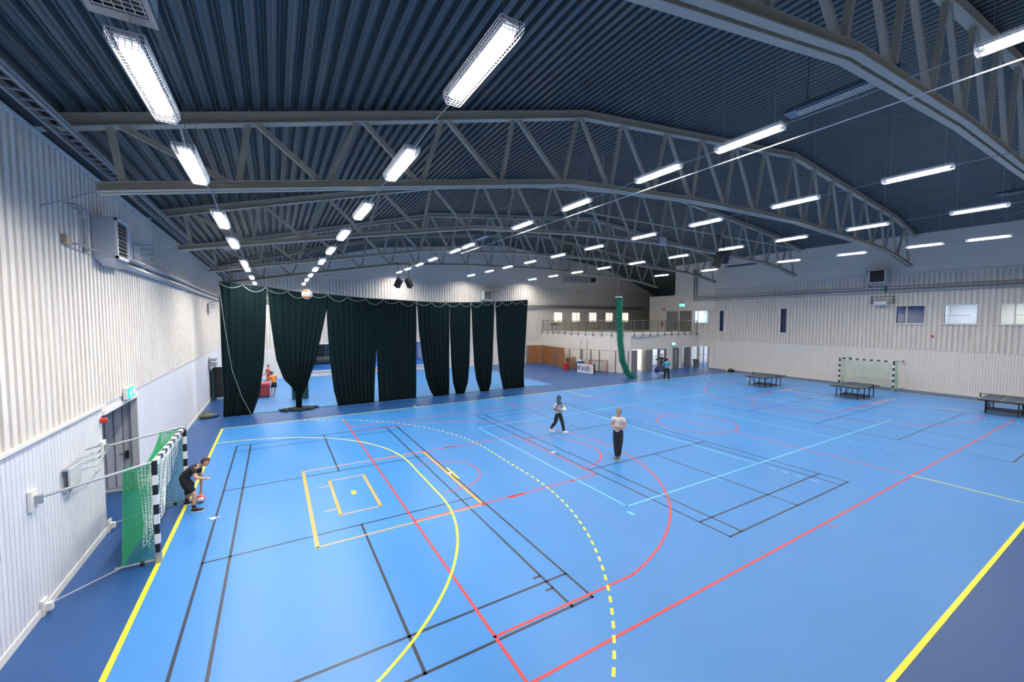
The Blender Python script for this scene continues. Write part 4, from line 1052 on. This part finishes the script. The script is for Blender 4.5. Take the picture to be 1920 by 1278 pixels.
# in the recess: rolled mat and dark hangings
t = thing('rolled_mat', 'dark rolled gym mat lying on the blue platform in the wall recess', 'gym mat', (6.2, 39, .47))
m = MB(); m.lathe((6.3,42.0,.47+.40), [(.1,-1.4),(.36,-1.4),(.38,-1.36),(.38,1.36),(.36,1.4),(.1,1.4)], 28, rot=Matrix.Rotation(R(90),3,'Y')); m.build('roll', mat('olive_grey_vinyl', (.06,.065,.055), rough=.6, noise_amt=.3, nscale=5), t)
for s in (-.8, .8):
    m = MB(); m.lathe((6.3+s,42.0,.47+.40), [(.39,-.03),(.39,.03)], 28, rot=Matrix.Rotation(R(90),3,'Y')); m.build('strap', M_black, t)
t = thing('hanging_drape', 'dark drapes hanging in the wall recess above the rolled mat', 'drape', (6.2, 41.0, .5))
for (xa, xb) in ((4.7, 6.45), (6.72, 8.6)):
    m = MB(); n_ = 30
    m.add([(xa+(xb-xa)*k/n_, 42.9+.05*math.sin(k*1.4), z) for z in (.5, 3.45) for k in range(n_+1)], [(k, k+1, n_+2+k, n_+1+k) for k in range(n_)]); o = m.build('drape', M_blk2, t); so = o.modifiers.new('s','SOLIDIFY'); so.thickness = .02
m = MB(); m.tube([(4.6,42.9,3.45),(8.7,42.9,3.45)], .03); m.build('rod', M_black, t)

# ------------------------------------------------------------------ storage corner under the gallery
t = thing('board_partition', 'brown wooden board partition standing in the far corner under the gallery', 'partition', (27.5, 36, 0))
bp = [(26.75,36.35),(28.0,36.2),(28.55,36.0),(28.1,33.4),(27.7,30.9)]
for i, (a, c) in enumerate(zip(bp, bp[1:])):
    L = math.hypot(c[0]-a[0], c[1]-a[1]); n_ = max(1, round(L/1.25))
    for k in range(n_):
        p = (a[0]+(c[0]-a[0])*k/n_, a[1]+(c[1]-a[1])*k/n_); q = (a[0]+(c[0]-a[0])*(k+.985)/n_, a[1]+(c[1]-a[1])*(k+.985)/n_)
        m = MB(); m.bar((*p, 1.0), (*q, 1.0), .04, 2.0); m.build('board', M_ply, t)
t = thing('cage_fence', 'thin dark post and rail cage around the storage corner', 'fence', (27.2, 30, 0))
cp = [(26.5,36.2),(26.3,34.6),(26.45,33.1),(26.9,31.2),(27.15,29.4),(27.6,28.0),(28.3,26.4),(29.0,25.0),(29.9,24.3)]
for i, (x, y) in enumerate(cp):
    m = MB(); m.box((x-.035,y-.035,0),(x+.035,y+.035,2.05)); m.build('post', M_mgrey, t)
m = MB(); m.tube([(x,y,2.05) for x, y in cp], .016); m.build('top_rail', M_mgrey, t)
m = MB(); m.tube([(x,y,1.05) for x, y in cp], .008); m.build('middle_wire', M_galv, t)
for (x, y) in ((28.2,28.9),(28.6,27.9),(29.1,26.9)):
    m = MB(); m.box((x-.04,y-.04,0),(x+.04,y+.04,2.0)); m.build('post', M_mgrey, t)
t = thing('cardboard_box', 'tall open cardboard box between the brown boards and the blue barrel', 'box', (26.9, 29.6, 0))
m = MB(); m.box((27.3,29.6,0),(28.15,30.4,1.15)); m.build('box_body', M_card, t)
m = MB(); m.box((27.27,29.57,.1),(27.30,30.0,1.1)); m.build('dark_side', mat('dark_card', (.06,.05,.03), rough=.8), t)
t = thing('blue_barrel', 'blue barrel with pale lid beside the cardboard box', 'barrel', (27.6, 28.5, 0))
m = MB(); m.lathe((27.95,28.6,0), [(.33,0),(.36,.05),(.34,.3),(.36,.33),(.34,.6),(.36,.63),(.34,.88)], 24); m.build('barrel_body', mat('barrel_blue', (.03,.12,.34), rough=.5), t)
m = MB(); m.lathe((27.95,28.6,.88), [(.36,0),(.36,.06),(.30,.09)], 24); m.build('lid', M_wht2, t)
t = thing('bucket', 'red bucket on the floor in front of the brown boards', 'bucket', (26.6, 29.3, 0))
bk = at((1061,693), 'z', 0)
m = MB(); m.lathe((bk.x,bk.y,0), [(.24,0),(.33,.62),(.35,.64),(.31,.62),(.22,.03)], 20); m.build('bucket_body', M_red, t)
m = MB(); m.tube([(bk.x-.33,bk.y,.6),(bk.x-.2,bk.y,.72),(bk.x+.2,bk.y,.72),(bk.x+.33,bk.y,.6)], .01); m.build('handle', M_galv, t)
# banner board (drawn lettering)
b0 = at((1081,697), 'z', 0); b1 = at((1114,701.5), 'z', 0)
t = thing('advertising_board', 'low curved white advertising board with blue lettering by the net column', 'board', (b0.x, b0.y, 0))
m = MB(); n_ = 12; h0, h1 = .92, .78
def bp_(u): p = b0.lerp(b1, u); nrm_ = Vector((-(b1-b0).y, (b1-b0).x, 0)).normalized(); return p-nrm_*0+nrm_*(.22*4*u*(1-u))*0
for k in range(n_):
    m.bar(bp_(k/n_)+Vector((0,0,.42)), bp_((k+1)/n_)+Vector((0,0,.42)), .04, .80)
m.build('panel', M_wht2, t)
bd = (b1-b0).normalized(); bn = Vector((bd.y, -bd.x, 0))
m = MB(); LN = (b1-b0).length
def letter(m, x, strokes, w=.20, h=.34, z0=.26, t_=.045):
    for (a, c) in strokes:
        p = b0+bd*(x+a[0]*w)+bn*.03+Vector((0,0,z0+a[1]*h)); q = b0+bd*(x+c[0]*w)+bn*.03+Vector((0,0,z0+c[1]*h)); m.bar(p, q, .012, t_, up=bn)
GL = {'I':[((.5,0),(.5,1))],'S':[((0,0),(1,0)),((1,0),(1,.5)),((1,.5),(0,.5)),((0,.5),(0,1)),((0,1),(1,1))],'E':[((0,0),(0,1)),((0,0),(1,0)),((0,.5),(.8,.5)),((0,1),(1,1))],
      'C':[((0,0),(0,1)),((0,0),(1,0)),((0,1),(1,1))],'D':[((0,0),(0,1)),((0,1),(.8,.9)),((.8,.9),(.8,.1)),((.8,.1),(0,0))],'U':[((0,1),(0,0)),((0,0),(1,0)),((1,0),(1,1))],
      'L':[((0,1),(0,0)),((0,0),(1,0))],'O':[((0,0),(0,1)),((0,1),(1,1)),((1,1),(1,0)),((1,0),(0,0))],'P':[((0,0),(0,1)),((0,1),(1,1)),((1,1),(1,.5)),((1,.5),(0,.5))],'8':[((0,0),(0,1)),((0,1),(1,1)),((1,1),(1,0)),((1,0),(0,0)),((0,.5),(1,.5))]}
for (p_, q_) in (((0,0),(1,1)),((0,1),(1,0)),((0,0),(0,1)),((1,0),(1,1)),((0,.5),(.5,1)),((.5,1),(1,.5)),((1,.5),(.5,0)),((.5,0),(0,.5))): letter(m, LN*.07, [(p_, q_)], w=LN*.13, h=.42, z0=.24)
st = LN*.086
for k, ch in enumerate('SUIUOS'): letter(m, LN*.27+st*k, GL[ch], w=st*.72, h=.42, z0=.22, t_=.06)
m.build('lettering', mat('lettering_blue', (.03,.10,.40), rough=.5), t)
m = MB(); letter(m, LN*.80, [((0,.75),(1,.75))], w=LN*.11, h=.40, z0=.24, t_=.14); m.build('teal_mark', mat('teal_mark', (.05,.42,.48), rough=.5), t)
for p in (b0, b1):
    m = MB(); m.cbox(p+Vector((0,0,.45)), (.10,.10,.9)); m.build('end_post', M_black, t)
m = MB(); m.bar(b0.lerp(b1,.3)+Vector((.25,.35,.74)), b1+Vector((.2,.3,.78)), .45, .10); m.build('red_top', M_red, t)
# floorball goal
def cage_goal():
    a = at((1115,699), 'z', 0); c = at((1146,702), 'z', 0)
    d = (c-a).normalized(); L = 1.75; n_ = Vector((-d.y, d.x, 0)); a = Vector((27.3,26.75,0)); d = Vector((.72,-.69,0)).normalized(); n_ = Vector((.69,.72,0)); 
    t = thing('floorball_goal', 'small red framed goal with dark net beside the net column', 'goal', a)
    H = 1.15; P = lambda u, v, z: a+d*u+n_*v+Vector((0,0,z))
    m = MB(); m.tube([P(0,0,0),P(0,0,H),P(L,0,H),P(L,0,0)], .03); m.tube([P(0,0,.03),P(.05,.6,.03),P(L-.05,.6,.03),P(L,0,.03)], .03); m.tube([P(0,0,H),P(.1,.35,H-.05),P(L-.1,.35,H-.05),P(L,0,H)], .02); m.tube([P(.1,.35,H-.05),P(.05,.6,.03)], .02); m.tube([P(L-.1,.35,H-.05),P(L-.05,.6,.03)], .02)
    m.build('frame', M_dred, t)
    m = MB(); net_grid(m, lambda u, v: P(.1+u*(L-.2), .6-.25*v, .03+v*(H-.08)), 26, 16, .006); net_grid(m, lambda u, v: P(.02, u*(.6-.25*v), .03+v*(H-.08)), 8, 16, .006); net_grid(m, lambda u, v: P(L-.02, u*(.6-.25*v), .03+v*(H-.08)), 8, 16, .006); net_grid(m, lambda u, v: P(.05+u*(L-.1), .35*v, H-.04*v), 26, 6, .006)
    m.build('net', mat('dark_goal_net', (.12,.08,.09), rough=.8), t)
cage_goal()
# upright poles against the gallery front
t = thing('training_poles', 'tall pale poles leaning on the white wall behind the barrel', 'poles', (28.4, 28.6, 0))
for k, (x, y) in enumerate(((28.35,29.3),(28.55,28.6))):
    m = MB(); m.tube([(x,y,0),(x+.2,y,3.0)], .03, 8); m.build('pole', M_galv, t)

# ------------------------------------------------------------------ services on the walls
def exit_sign(loc, axis, n, label, w=.62, h=.26):
    t = thing('exit_sign', label, 'sign', loc); x, y, z = loc; m = MB()
    if axis == 'x':
        m.box((x, y-w/2-.02, z-h/2-.02), (x+n*.09, y+w/2+.02, z+h/2+.02)); F = lambda u, v: (x+n*.093, y-n*u, z+v)
    else:
        m.box((x-w/2-.02, y, z-h/2-.02), (x+w/2+.02, y+n*.09, z+h/2+.02)); F = lambda u, v: (x+n*u*-1, y+n*.093, z+v)
    m.build('case', M_white, t); m = MB(); m.add([F(-w/2,-h/2),F(w/2,-h/2),F(w/2,h/2),F(-w/2,h/2)], [(0,1,2,3)]); m.build('green_face', M_exit, t)
    m = MB()
    def q(u0,v0,u1,v1):
        e = Vector(F(u0,v0)); ex = Vector((n*.003,0,0)) if axis == 'x' else Vector((0,n*.003,0)); m.add([Vector(F(*p))+ex for p in ((u0,v0),(u1,v0),(u1,v1),(u0,v1))], [(0,1,2,3)])
    q(-.26*w/.62,-.09,-.10*w/.62,.10); q(.02,-.01,.20,.03); q(.05,.05,.10,.10); q(.06,-.10,.10,0); q(.12,-.10,.16,0); q(.03,-.04,.14,.05)
    m.build('pictogram', M_exitw, t)
exit_sign((LW+.06, 12.35, 2.98), 'x', 1, 'green lit exit sign above the recessed door in the left wall')
exit_sign((RW-.02, 26.7, 6.5), 'x', -1, 'green lit exit sign on the white wall above the gallery doors', .7, .3)
exit_sign((36.4, 24.56, 2.5), 'y', -1, 'green exit sign above the doors under the gallery', .6, .22)
exit_sign((32.6, YB-.14, 8.0), 'y', -1, 'dim green exit sign high on the dark part of the far wall', .8, .28) if False else None
def alarm(loc, ax, n, label):
    m = MB(); rot = Matrix.Rotation(R(90*n), 3, 'Y'); m.lathe(loc, [(.055,0),(.06,.03),(.055,.10),(.03,.12)], 16, rot=rot); return tag(m.build('alarm_bell', M_red), label, 'alarm')
alarm((LW+.02, 10.55, 2.62), 'x', 1, 'red alarm beacon at the top left corner of the recessed door')
alarm((RW-.04, 7.15, 3.82), 'x', -1, 'red alarm bell on the right wall below the windows')
alarm((RW, 26.7, 6.85), 'x', -1, 'red alarm beacon above the gallery exit sign')
t = thing('fire_extinguisher', 'red fire extinguisher hanging on the gallery wall', 'fire extinguisher', (RW-.12, 29.25, 4.4))
m = MB(); m.lathe((RW-.14,29.25,4.05), [(.09,0),(.10,.03),(.10,.5),(.05,.6),(.03,.66)], 16); m.build('cylinder', M_red, t, smooth=True)
m = MB(); m.tube([(RW-.14,29.25,4.7),(RW-.16,29.1,4.72),(RW-.18,29.08,4.4)], .015); m.build('hose', M_black, t)
m = MB(); m.box((RW-.03,29.0,5.9),(RW-.015,29.1,6.2)); m.box((RW-.03,29.2,5.9),(RW-.015,29.3,6.2)); m.box((RW-.03,29.1,6.12),(RW-.015,29.2,6.2)); tag(m.build('wall_marker', M_red), 'small red marker sign above the fire extinguisher', 'sign')
# little stool / device at the left end of the gallery
t = thing('folding_stool', 'small dark topped stool standing at the left end of the gallery', 'stool', (29.6, 35.4, 3.62))
m = MB(); m.box((29.3,35.2,4.28),(30.1,35.6,4.5)); m.build('seat', M_mgrey, t, bevel=.03)
for x in (29.4, 30.0):
    m = MB(); m.box((x-.03,35.3,3.62),(x+.03,35.5,4.3)); m.build('leg', M_galv, t)

# unit heater with louvres: body, louvre frame, deflector, slats
def heater(name, label, c, d, face, loc=None, mt=None, lm=None):
    """c centre, d size; face = direction of the louvred front"""
    t = thing('unit_heater', label, 'heater', c); x, y, z = c; sx, sy, sz = [k/2 for k in d]
    m = MB(); m.box((x-sx,y-sy,z-sz),(x+sx,y+sy,z+sz)); m.build('casing', mt or M_gal, t, bevel=.01)
    if face[0]:
        f = x+face[0]*sx; n_ = face[0]
        P = lambda u, w, v: (f+n_*w, y+u, z+v); hu = sy
    else:
        f = y+face[1]*sy; n_ = face[1]
        P = lambda u, w, v: (x+u, f+n_*w, z+v); hu = sx
    m = MB(); m.box(P(-hu*.88,0,-sz*.88), P(hu*.88,.012,sz*.88)); m.build('dark_opening', M_black, t)
    m = MB()
    for a in ((-hu,-hu*.88,-sz,sz),(hu*.88,hu,-sz,sz),(-hu,hu,-sz,-sz*.88),(-hu,hu,sz*.88,sz)): m.box(P(a[0],0,a[2]), P(a[1],.05,a[3]))
    lf = m.build('louvre_frame', M_wht2, t)
    for k in range(9):
        v = -sz*.8+k*sz*1.6/8; m = MB(); a = P(-hu*.88,.012,v); b_ = P(hu*.88,.05,v-.045); m.add([P(-hu*.88,.012,v),P(hu*.88,.012,v),P(hu*.88,.055,v-.03),P(-hu*.88,.055,v-.03)], [(0,1,2,3)]); o = m.build('louvre', lm or M_gal, lf); q = o.modifiers.new('s','SOLIDIFY'); q.thickness = .006
    return t
# left: box hangs out from the wall at y about 9
t = heater('h', 'grey unit heater with black louvres hanging on the left wall', (-1.085, 10.92, 6.72), (.37, .84, .90), (1, 0))
m = MB(); m.box((-1.22,12.0,6.45),(-1.10,12.75,7.28)); m.build('air_deflector', M_gal, t, bevel=.01)
for z in (7.12, 6.36):
    m = MB(); m.tube([(LW+.05,9.25,z),(-1.12,9.25,z),(-1.12,10.5,z)], .018); m.build('mounting_frame', M_galv, t)
m = MB(); m.tube([(LW+.08,9.5,7.1),(-1.14,9.5,7.08),(-1.14,9.5,6.35)], .018); m.build('riser_pipe', M_galv, t)
m = MB(); m.tube([(LW+.1,10.0,7.0),(LW+.1,10.0,6.3)], .05); m.build('valve_pipe', M_pipe, t)
m = MB(); m.box((LW+.04,9.0,6.32),(LW+.12,9.25,6.5)); m.build('control_box', mat('beige_box', (.45,.38,.26), rough=.6), t)
m = MB(); m.add([(-1.27,10.5,6.27),(-.9,10.5,6.27),(-.9,11.34,6.27),(-1.27,11.34,6.27),(-1.22,10.9,6.12),(-1.0,10.9,6.12),(-1.0,11.9,6.16),(-1.22,11.9,6.16)], [(0,1,5,4),(1,2,6,5),(2,3,7,6),(3,0,4,7),(4,5,6,7)]); m.build('drip_tray', M_pipe, t)
t2 = heater('h', 'grey unit heater with dark louvred front high on the right wall', (RW-.55, 9.95, 8.05), (.8, .95, .95), (-1, 0), lm=M_mgrey)
m = MB(); m.tube([(RW-.05,10.6,7.4),(RW-.5,10.6,7.4),(RW-.5,10.6,7.7)], .05); m.tube([(RW-.05,10.9,8.5),(RW-.5,10.6,8.5)], .03); m.build('pipe_stub', M_galv, t2)
heater('h', 'pale unit heater high on the far wall above the curtain', (21.45, YB-.40, 7.45), (1.0, .7, .95), (0, -1))
m = MB(); m.tube([(22.2,YB,7.9),(22.2,YB-.6,7.9),(22.9,YB-.6,7.9),(22.9,YB,7.9)], .05); m.tube([(22.3,YB-.3,7.0),(22.3,YB-.3,7.9)], .05); tag(m.build('heater_pipework', M_galv), 'pale pipework beside the far wall heater', 'pipes')
# wall pipes
def pipes(label, pts, r=.055, gap=.14, m_=None):
    t = thing('wall_pipe', label, 'pipe', pts[0][0])
    for P in pts:
        m = MB(); m.tube(P, r, 10); m.build('pipe', m_ or M_pipe, t, smooth=True)
    m = MB()
    return t
pipes('pair of pale horizontal pipes running along the left wall', [[(LW+.14, 11.4, 6.50), (LW+.14, YB-.1, 6.50)], [(LW+.17, 11.4, 6.27), (LW+.17, YB-.1, 6.27)]], .08)
pipes('pair of grey horizontal pipes running along the right wall', [[(RW-.15, YN, 7.22), (RW-.15, 24.95, 7.22), (RW-.15, 24.95, 10.2)], [(RW-.18, YN, 6.98), (RW-.18, 25.2, 6.98), (RW-.18, 25.2, 10.2)]], .085)
pipes('grey pipe running along the far wall above the gallery windows', [[(LW+.1, YB-.14, 6.5), (46.5, YB-.14, 6.5)], [(LW+.1, YB-.16, 6.28), (46.5, YB-.16, 6.28)]], .07)
# cable tray under the deck on the left
t = thing('cable_tray', 'ladder shaped cable tray running under the ceiling along the left wall', 'cable tray', (-.7, 6, 7.95))
for x in (-.86, -.62):
    m = MB(); m.box((x-.015, YN+.1, 7.92), (x+.015, YB-.2, 8.02)); m.build('side_rail', M_galv, t)
y = YN+.3; k = 0; far = MB()
while y < YB-.3:
    if k < 95: m = MB(); m.box((-.86, y-.014, 7.93), (-.62, y+.014, 7.955)); m.build('rung', M_galv, t)
    else: far.box((-.86, y-.014, 7.93), (-.62, y+.014, 7.955))
    y += .30; k += 1
o = far.build('rungs', M_galv, t); o['kind'] = 'stuff'
m = MB()
for k in range(3): x = -.69+k*.022; m.tube([(x, YN+.1, 7.965), (x, YB-.2, 7.965)], .010, 5)
m.tube([(-.60, YN+.1, 7.99), (-.60, YB-.2, 7.99)], .016, 6)
m.build('cables', mat('cable_grey', (.24,.25,.27), rough=.5), t)
m = MB()
for y in (3, 12, 19, 26, 33):
    m = MB(); m.tube([(-.86, y, 8.0), (-.86, y, roofz(-.86)+.05)], .008, 5); m.build('hanger', M_galv, t)
# dark gutter beam along the eave
m = MB(); m.box((LW+.02, YN, 8.15), (LW+.3, YB, 8.34)); struct(m, 'trim_2', M_soft)

# ceiling heaters: long radiant panels
def radiant(loc, L, wdt, label, lit=True):
    t = thing('radiant_heater', label, 'heater', loc)
    m = MB(); m.add([(-wdt/2,-L/2,0),(wdt/2,-L/2,0),(wdt/2,L/2,0),(-wdt/2,L/2,0),(-wdt/2*.6,-L/2,.12),(wdt/2*.6,-L/2,.12),(wdt/2*.6,L/2,.12),(-wdt/2*.6,L/2,.12)], [(0,3,2,1),(4,5,6,7),(0,1,5,4),(1,2,6,5),(2,3,7,6),(3,0,4,7)])
    m.build('housing', mat('blue_grey_sheet', (.10,.15,.22), rough=.5), t, world=False)
    m = MB(); m.box((-wdt*.32,-L*.38,-.02),(wdt*.32,L*.38,-.004)); m.build('dark_opening', M_mgrey, t, world=False)
    m = MB()
    for x in (-.11, 0, .11): m.box((x*wdt/.4-.006,-L*.38,-.035),(x*wdt/.4+.006,L*.38,-.02))
    for k in range(31): y = -L*.38+k*L*.76/30; m.box((-wdt*.32,y-.004,-.035),(wdt*.32,y+.004,-.02))
    m.build('reflector_grid', M_wht2 if lit else M_galv, t, world=False)
    for y in (-L*.3, L*.3):
        m = MB(); m.tube([(-.08,y,.12),(0,y,.35),(.08,y,.12)], .006, 5); m.tube([(0,y,.35),(0,y,roofz(loc[0])-loc[2]+.03)], .006, 5); m.build('hanger', M_black, t, world=False)
    return t
radiant((12.0, 1.95, 9.36), 1.9, .38, 'long blue-grey gridded ceiling fitting beside the bright centre row light')
radiant((12.1, 18.3, 9.4), 1.6, .36, 'gridded ceiling fitting seen far off in the centre row')
radiant((26.6, 1.3, 9.75), 2.0, .36, 'unlit blue ceiling fitting hanging at the upper right', False)
radiant((35.0, 17.2, 9.3), 2.4, .3, 'unlit dark ceiling fitting near the far right wall', False)
# open-mesh fan coil above the nearest left lamp
t = thing('ceiling_vent', 'pale framed ceiling vent with wire grille at the top left', 'vent', (.99, 2.66, 7.75))
m = MB()
for a in ((-.25,-.75,.25,-.62),(-.25,.62,.25,.75),(-.25,-.62,-.2,.62),(.2,-.62,.25,.62)): m.box((a[0],a[1],-.03),(a[2],a[3],.03))
m.build('frame', mat('vent_frame', (.24,.26,.29), rough=.45, metal=.3), t, world=False)
m = MB(); m.box((-.25,-.7,.03),(.25,.7,.32)); m.build('casing', M_gal, t, world=False)
m = MB(); m.box((-.2,-.62,.0),(.2,.62,.028)); m.build('dark_opening', M_black, t, world=False)
m = MB()
for k in range(6): x = -.18+k*.072; m.box((x-.003,-.62,-.02),(x+.003,.62,-.01))
for k in range(18): y = -.6+k*.071; m.box((-.2,y-.003,-.022),(.2,y+.003,-.012))
m.build('wire_grille', M_wht2, t, world=False)
for y in (-.5, .5):
    m = MB(); m.tube([(0,y,.3),(0,y,roofz(1.02)-7.75+.05)], .01, 5); m.build('hanger', M_galv, t, world=False)
t = thing('ceiling_vent', 'small grille vent in the row of lights above the curtain', 'vent', (.75, 17.0, 7.6))
m = MB(); m.box((-.22,-.3,-.02),(.22,.3,.12)); m.build('casing', M_mgrey, t, world=False)
for k in range(8):
    m = MB(); x = -.2+k*.055; m.box((x,-.3,-.035),(x+.018,.3,-.02)); m.build('slat', M_wht2, t, world=False)
for y in (-.2, .2):
    m = MB(); m.tube([(0,y,.1),(0,y,roofz(.75)-7.6+.05)], .008, 5); m.build('hanger', M_galv, t, world=False)

# long pale conduit that runs diagonally below the centre row
m = MB(); m.tube([(12.35,-1.5,8.98),(12.3,15.8,8.99),(12.25,21.5,9.0)], .013, 6); tag(m.build('conduit', M_white), 'long straight pale conduit just below the centre row of ceiling lights', 'conduit')
# junction box on the third truss
jb = at((1242.5,453.5), 'y', 15.2); m = MB(); m.box((jb.x-.25,15.1,jb.z-.2),(jb.x+.25,15.3,jb.z+.28)); tag(m.build('junction_box', M_gal), 'pale box fixed to the lower chord of the third truss', 'box')
m = MB(); m.lathe((jb.x,15.2,jb.z-.34), [(.03,0),(.05,.06),(.05,.14)], 10)

# hanging loudspeakers
def speaker(c, rz, tilt, label, top, size=(.36,.30,.60)):
    t = thing('loudspeaker', label, 'speaker', c)
    rm = Matrix.Rotation(R(rz),3,'Z') @ Matrix.Rotation(R(tilt),3,'X')
    m = MB(); m.cbox((0,0,0), size, rot=rm); m.build('cabinet', M_black, t, world=False, bevel=.02)
    m = MB(); m.cbox(rm @ Vector((0,-size[1]/2-.01,0)), (size[0]*.9,.015,size[2]*.92), rot=rm); m.build('front_grille', M_soft, t, world=False)
    m = MB(); m.tube([(0,0,size[2]*.3),(0,0,top-c[2])], .022, 6); m.build('hanging_pole', M_black, t, world=False)
    m = MB(); m.cbox((0,0,top-c[2]), (.5,.08,.06)); m.build('clamp', M_black, t, world=False)
sy = 29.4; s1 = at((747,530), 'y', sy); s2 = at((762,530), 'y', sy)
speaker((s1.x, sy, s1.z), 30, 35, 'left one of the two small black hanging loudspeakers before the far wall', lin(BC, s1.x)-.04, (.34,.4,.75))
speaker((s2.x+.2, sy, s2.z), -50, 40, 'right one of the two small black hanging loudspeakers before the far wall', lin(BC, s2.x)-.04, (.34,.4,.75))
sy = 11.2; s1 = at((1346,488), 'y', sy); s2 = at((1357,482), 'y', sy+.5); tp1 = at((1346,442), 'y', sy).z
speaker((s1.x, sy, s1.z), 25, 18, 'front one of the big black hanging loudspeakers below the right trusses', tp1, (.45,.36,.68))
speaker((s2.x, sy+.5, s2.z), -35, 18, 'rear one of the big black hanging loudspeakers below the right trusses', tp1+.05, (.45,.36,.68))
m = MB(); m.tube([(s1.x-9, sy+.25, tp1+.1),(s1.x+10, sy+.25, tp1+.15)], .03, 6)
m.tube([(s1.x, sy, tp1), (s1.x, sy+.25, tp1+.1)], .03, 6); m.tube([(s2.x, sy+.5, tp1+.05), (s2.x, sy+.25, tp1+.1)], .03, 6)
for x in (s1.x-8, s1.x+3): m.tube([(x, sy+.25, tp1+.1), (x, sy+.25, roofz(x)+.03)], .015, 6)
tag(m.build('speaker_rail', M_steel), 'thin grey rail carrying the big hanging loudspeakers', 'rail')

# folded basketball hoop on the right wall with green straps
t = thing('basketball_hoop', 'folded basketball hoop bracket on the right wall under the pipes', 'basketball hoop', (RW-.3, 9.8, 6.4))
m = MB()
for z in (6.15, 6.35, 6.6): m.tube([(RW-.12,9.05,z),(RW-.12,10.6,z)], .018)
for y in (9.25,10.45): m.tube([(RW-.12,y,6.1),(RW-.12,y,6.65)], .03)
m.build('bracket', M_mgrey, t)
m = MB(); m.box((RW-.5,9.5,6.0),(RW-.44,10.2,6.28)); m.build('backboard', M_wht2, t)
m = MB(); m.tube([(RW-.5+.0*k,0,0) for k in range(2)], .01)
m = MB(); ring = [(RW-.5-.22+.22*math.cos(a), 9.85+.22*math.sin(a), 6.45) for a in [k*math.pi/9 for k in range(19)]]; m.tube(ring, .012, 6); m.build('rim', M_galv, t)
for z in (7.0, 7.25):
    m = MB(); m.lathe((RW-.18,9.65,z), [(.10,-.07),(.10,.07)], 12, rot=Matrix.Rotation(R(90),3,'X')) ; m.build('strap', mat('strap_green', (.0,.16,.08), rough=.6), t)
# left wall hoops
def wall_hoop(y, z, label, s=1.0, board=True):
    t = thing('basketball_hoop', label, 'basketball hoop', (LW+.1, y, z))
    if board: m = MB(); m.box((LW+.10,y-.62*s,z-.22*s),(LW+.13,y-.02*s,z+.24*s)); m.build('backboard', mat('pale_board', (.55,.58,.60), rough=.4), t)
    m = MB()
    for zz in (-.24, .24): m.box((LW+.04,y-.66*s,z+zz*s-.02),(LW+.10,y+.02,z+zz*s+.02))
    m.build('bracket', M_galv, t)
    for k in range(3):
        zz = z+(.02+.15*k)*s; m = MB(); m.tube([(LW+.05,y+.0*s,zz),(LW+.30,y+.12*s,zz+.03),(LW+.33,y+.55*s,zz+.12),(LW+.08,y+.5*s,zz+.06)], .018*s, 6); m.build('folded_arm', M_galv, t)
    m = MB(); m.tube([(LW+.06,y-.5*s,z-.42*s),(LW+.2,y-.1*s,z-.38*s),(LW+.36,y+.35*s,z-.02*s),(LW+.34,y-.05*s,z-.06*s)], .016*s, 6); m.tube([(LW+.06,y-.5*s,z-.42*s),(LW+.12,y-.25*s,z-.1*s)], .016*s, 6); m.build('rim_frame', M_galv, t)
    return t
wall_hoop(9.05, 1.93, 'folded grey basketball bracket on the white panelling left of the recessed door', .8)
wall_hoop(13.9, 6.75, 'folded basketball bracket above the pipes on the left wall', 1.0)
wall_hoop(28.6, 5.55, 'folded basketball hoop below the pipes on the left wall beside the curtain', 1.1)
m = MB(); m.box((LW+.02,27.9,2.05),(LW+.08,28.1,2.65)); m.box((LW+.05,27.6,2.1),(LW+.4,28.6,2.3)); m.box((LW+.05,27.7,2.42),(LW+.4,28.5,2.56)); tag(m.build('folded_bracket', M_galv), 'folded metal bracket on the left wall above the black mat', 'bracket')
# recess duct
t = thing('air_duct', 'grey rectangular air duct hanging near the dark corner of the ceiling', 'duct', (31.5, 33.6, 9.3))
m = MB(); m.box((30.3,33.2,9.1),(33.2,34.6,9.75)); m.build('duct_body', M_galv, t)
m = MB(); m.box((33.2,33.3,9.2),(34.0,34.5,9.7)); m.build('duct_opening', M_soft, t)
for x in (30.5, 33.0):
    m = MB(); m.tube([(x,33.9,9.7),(x,33.9,roofz(x)+.05)], .012, 5); m.build('hanger', M_galv, t)
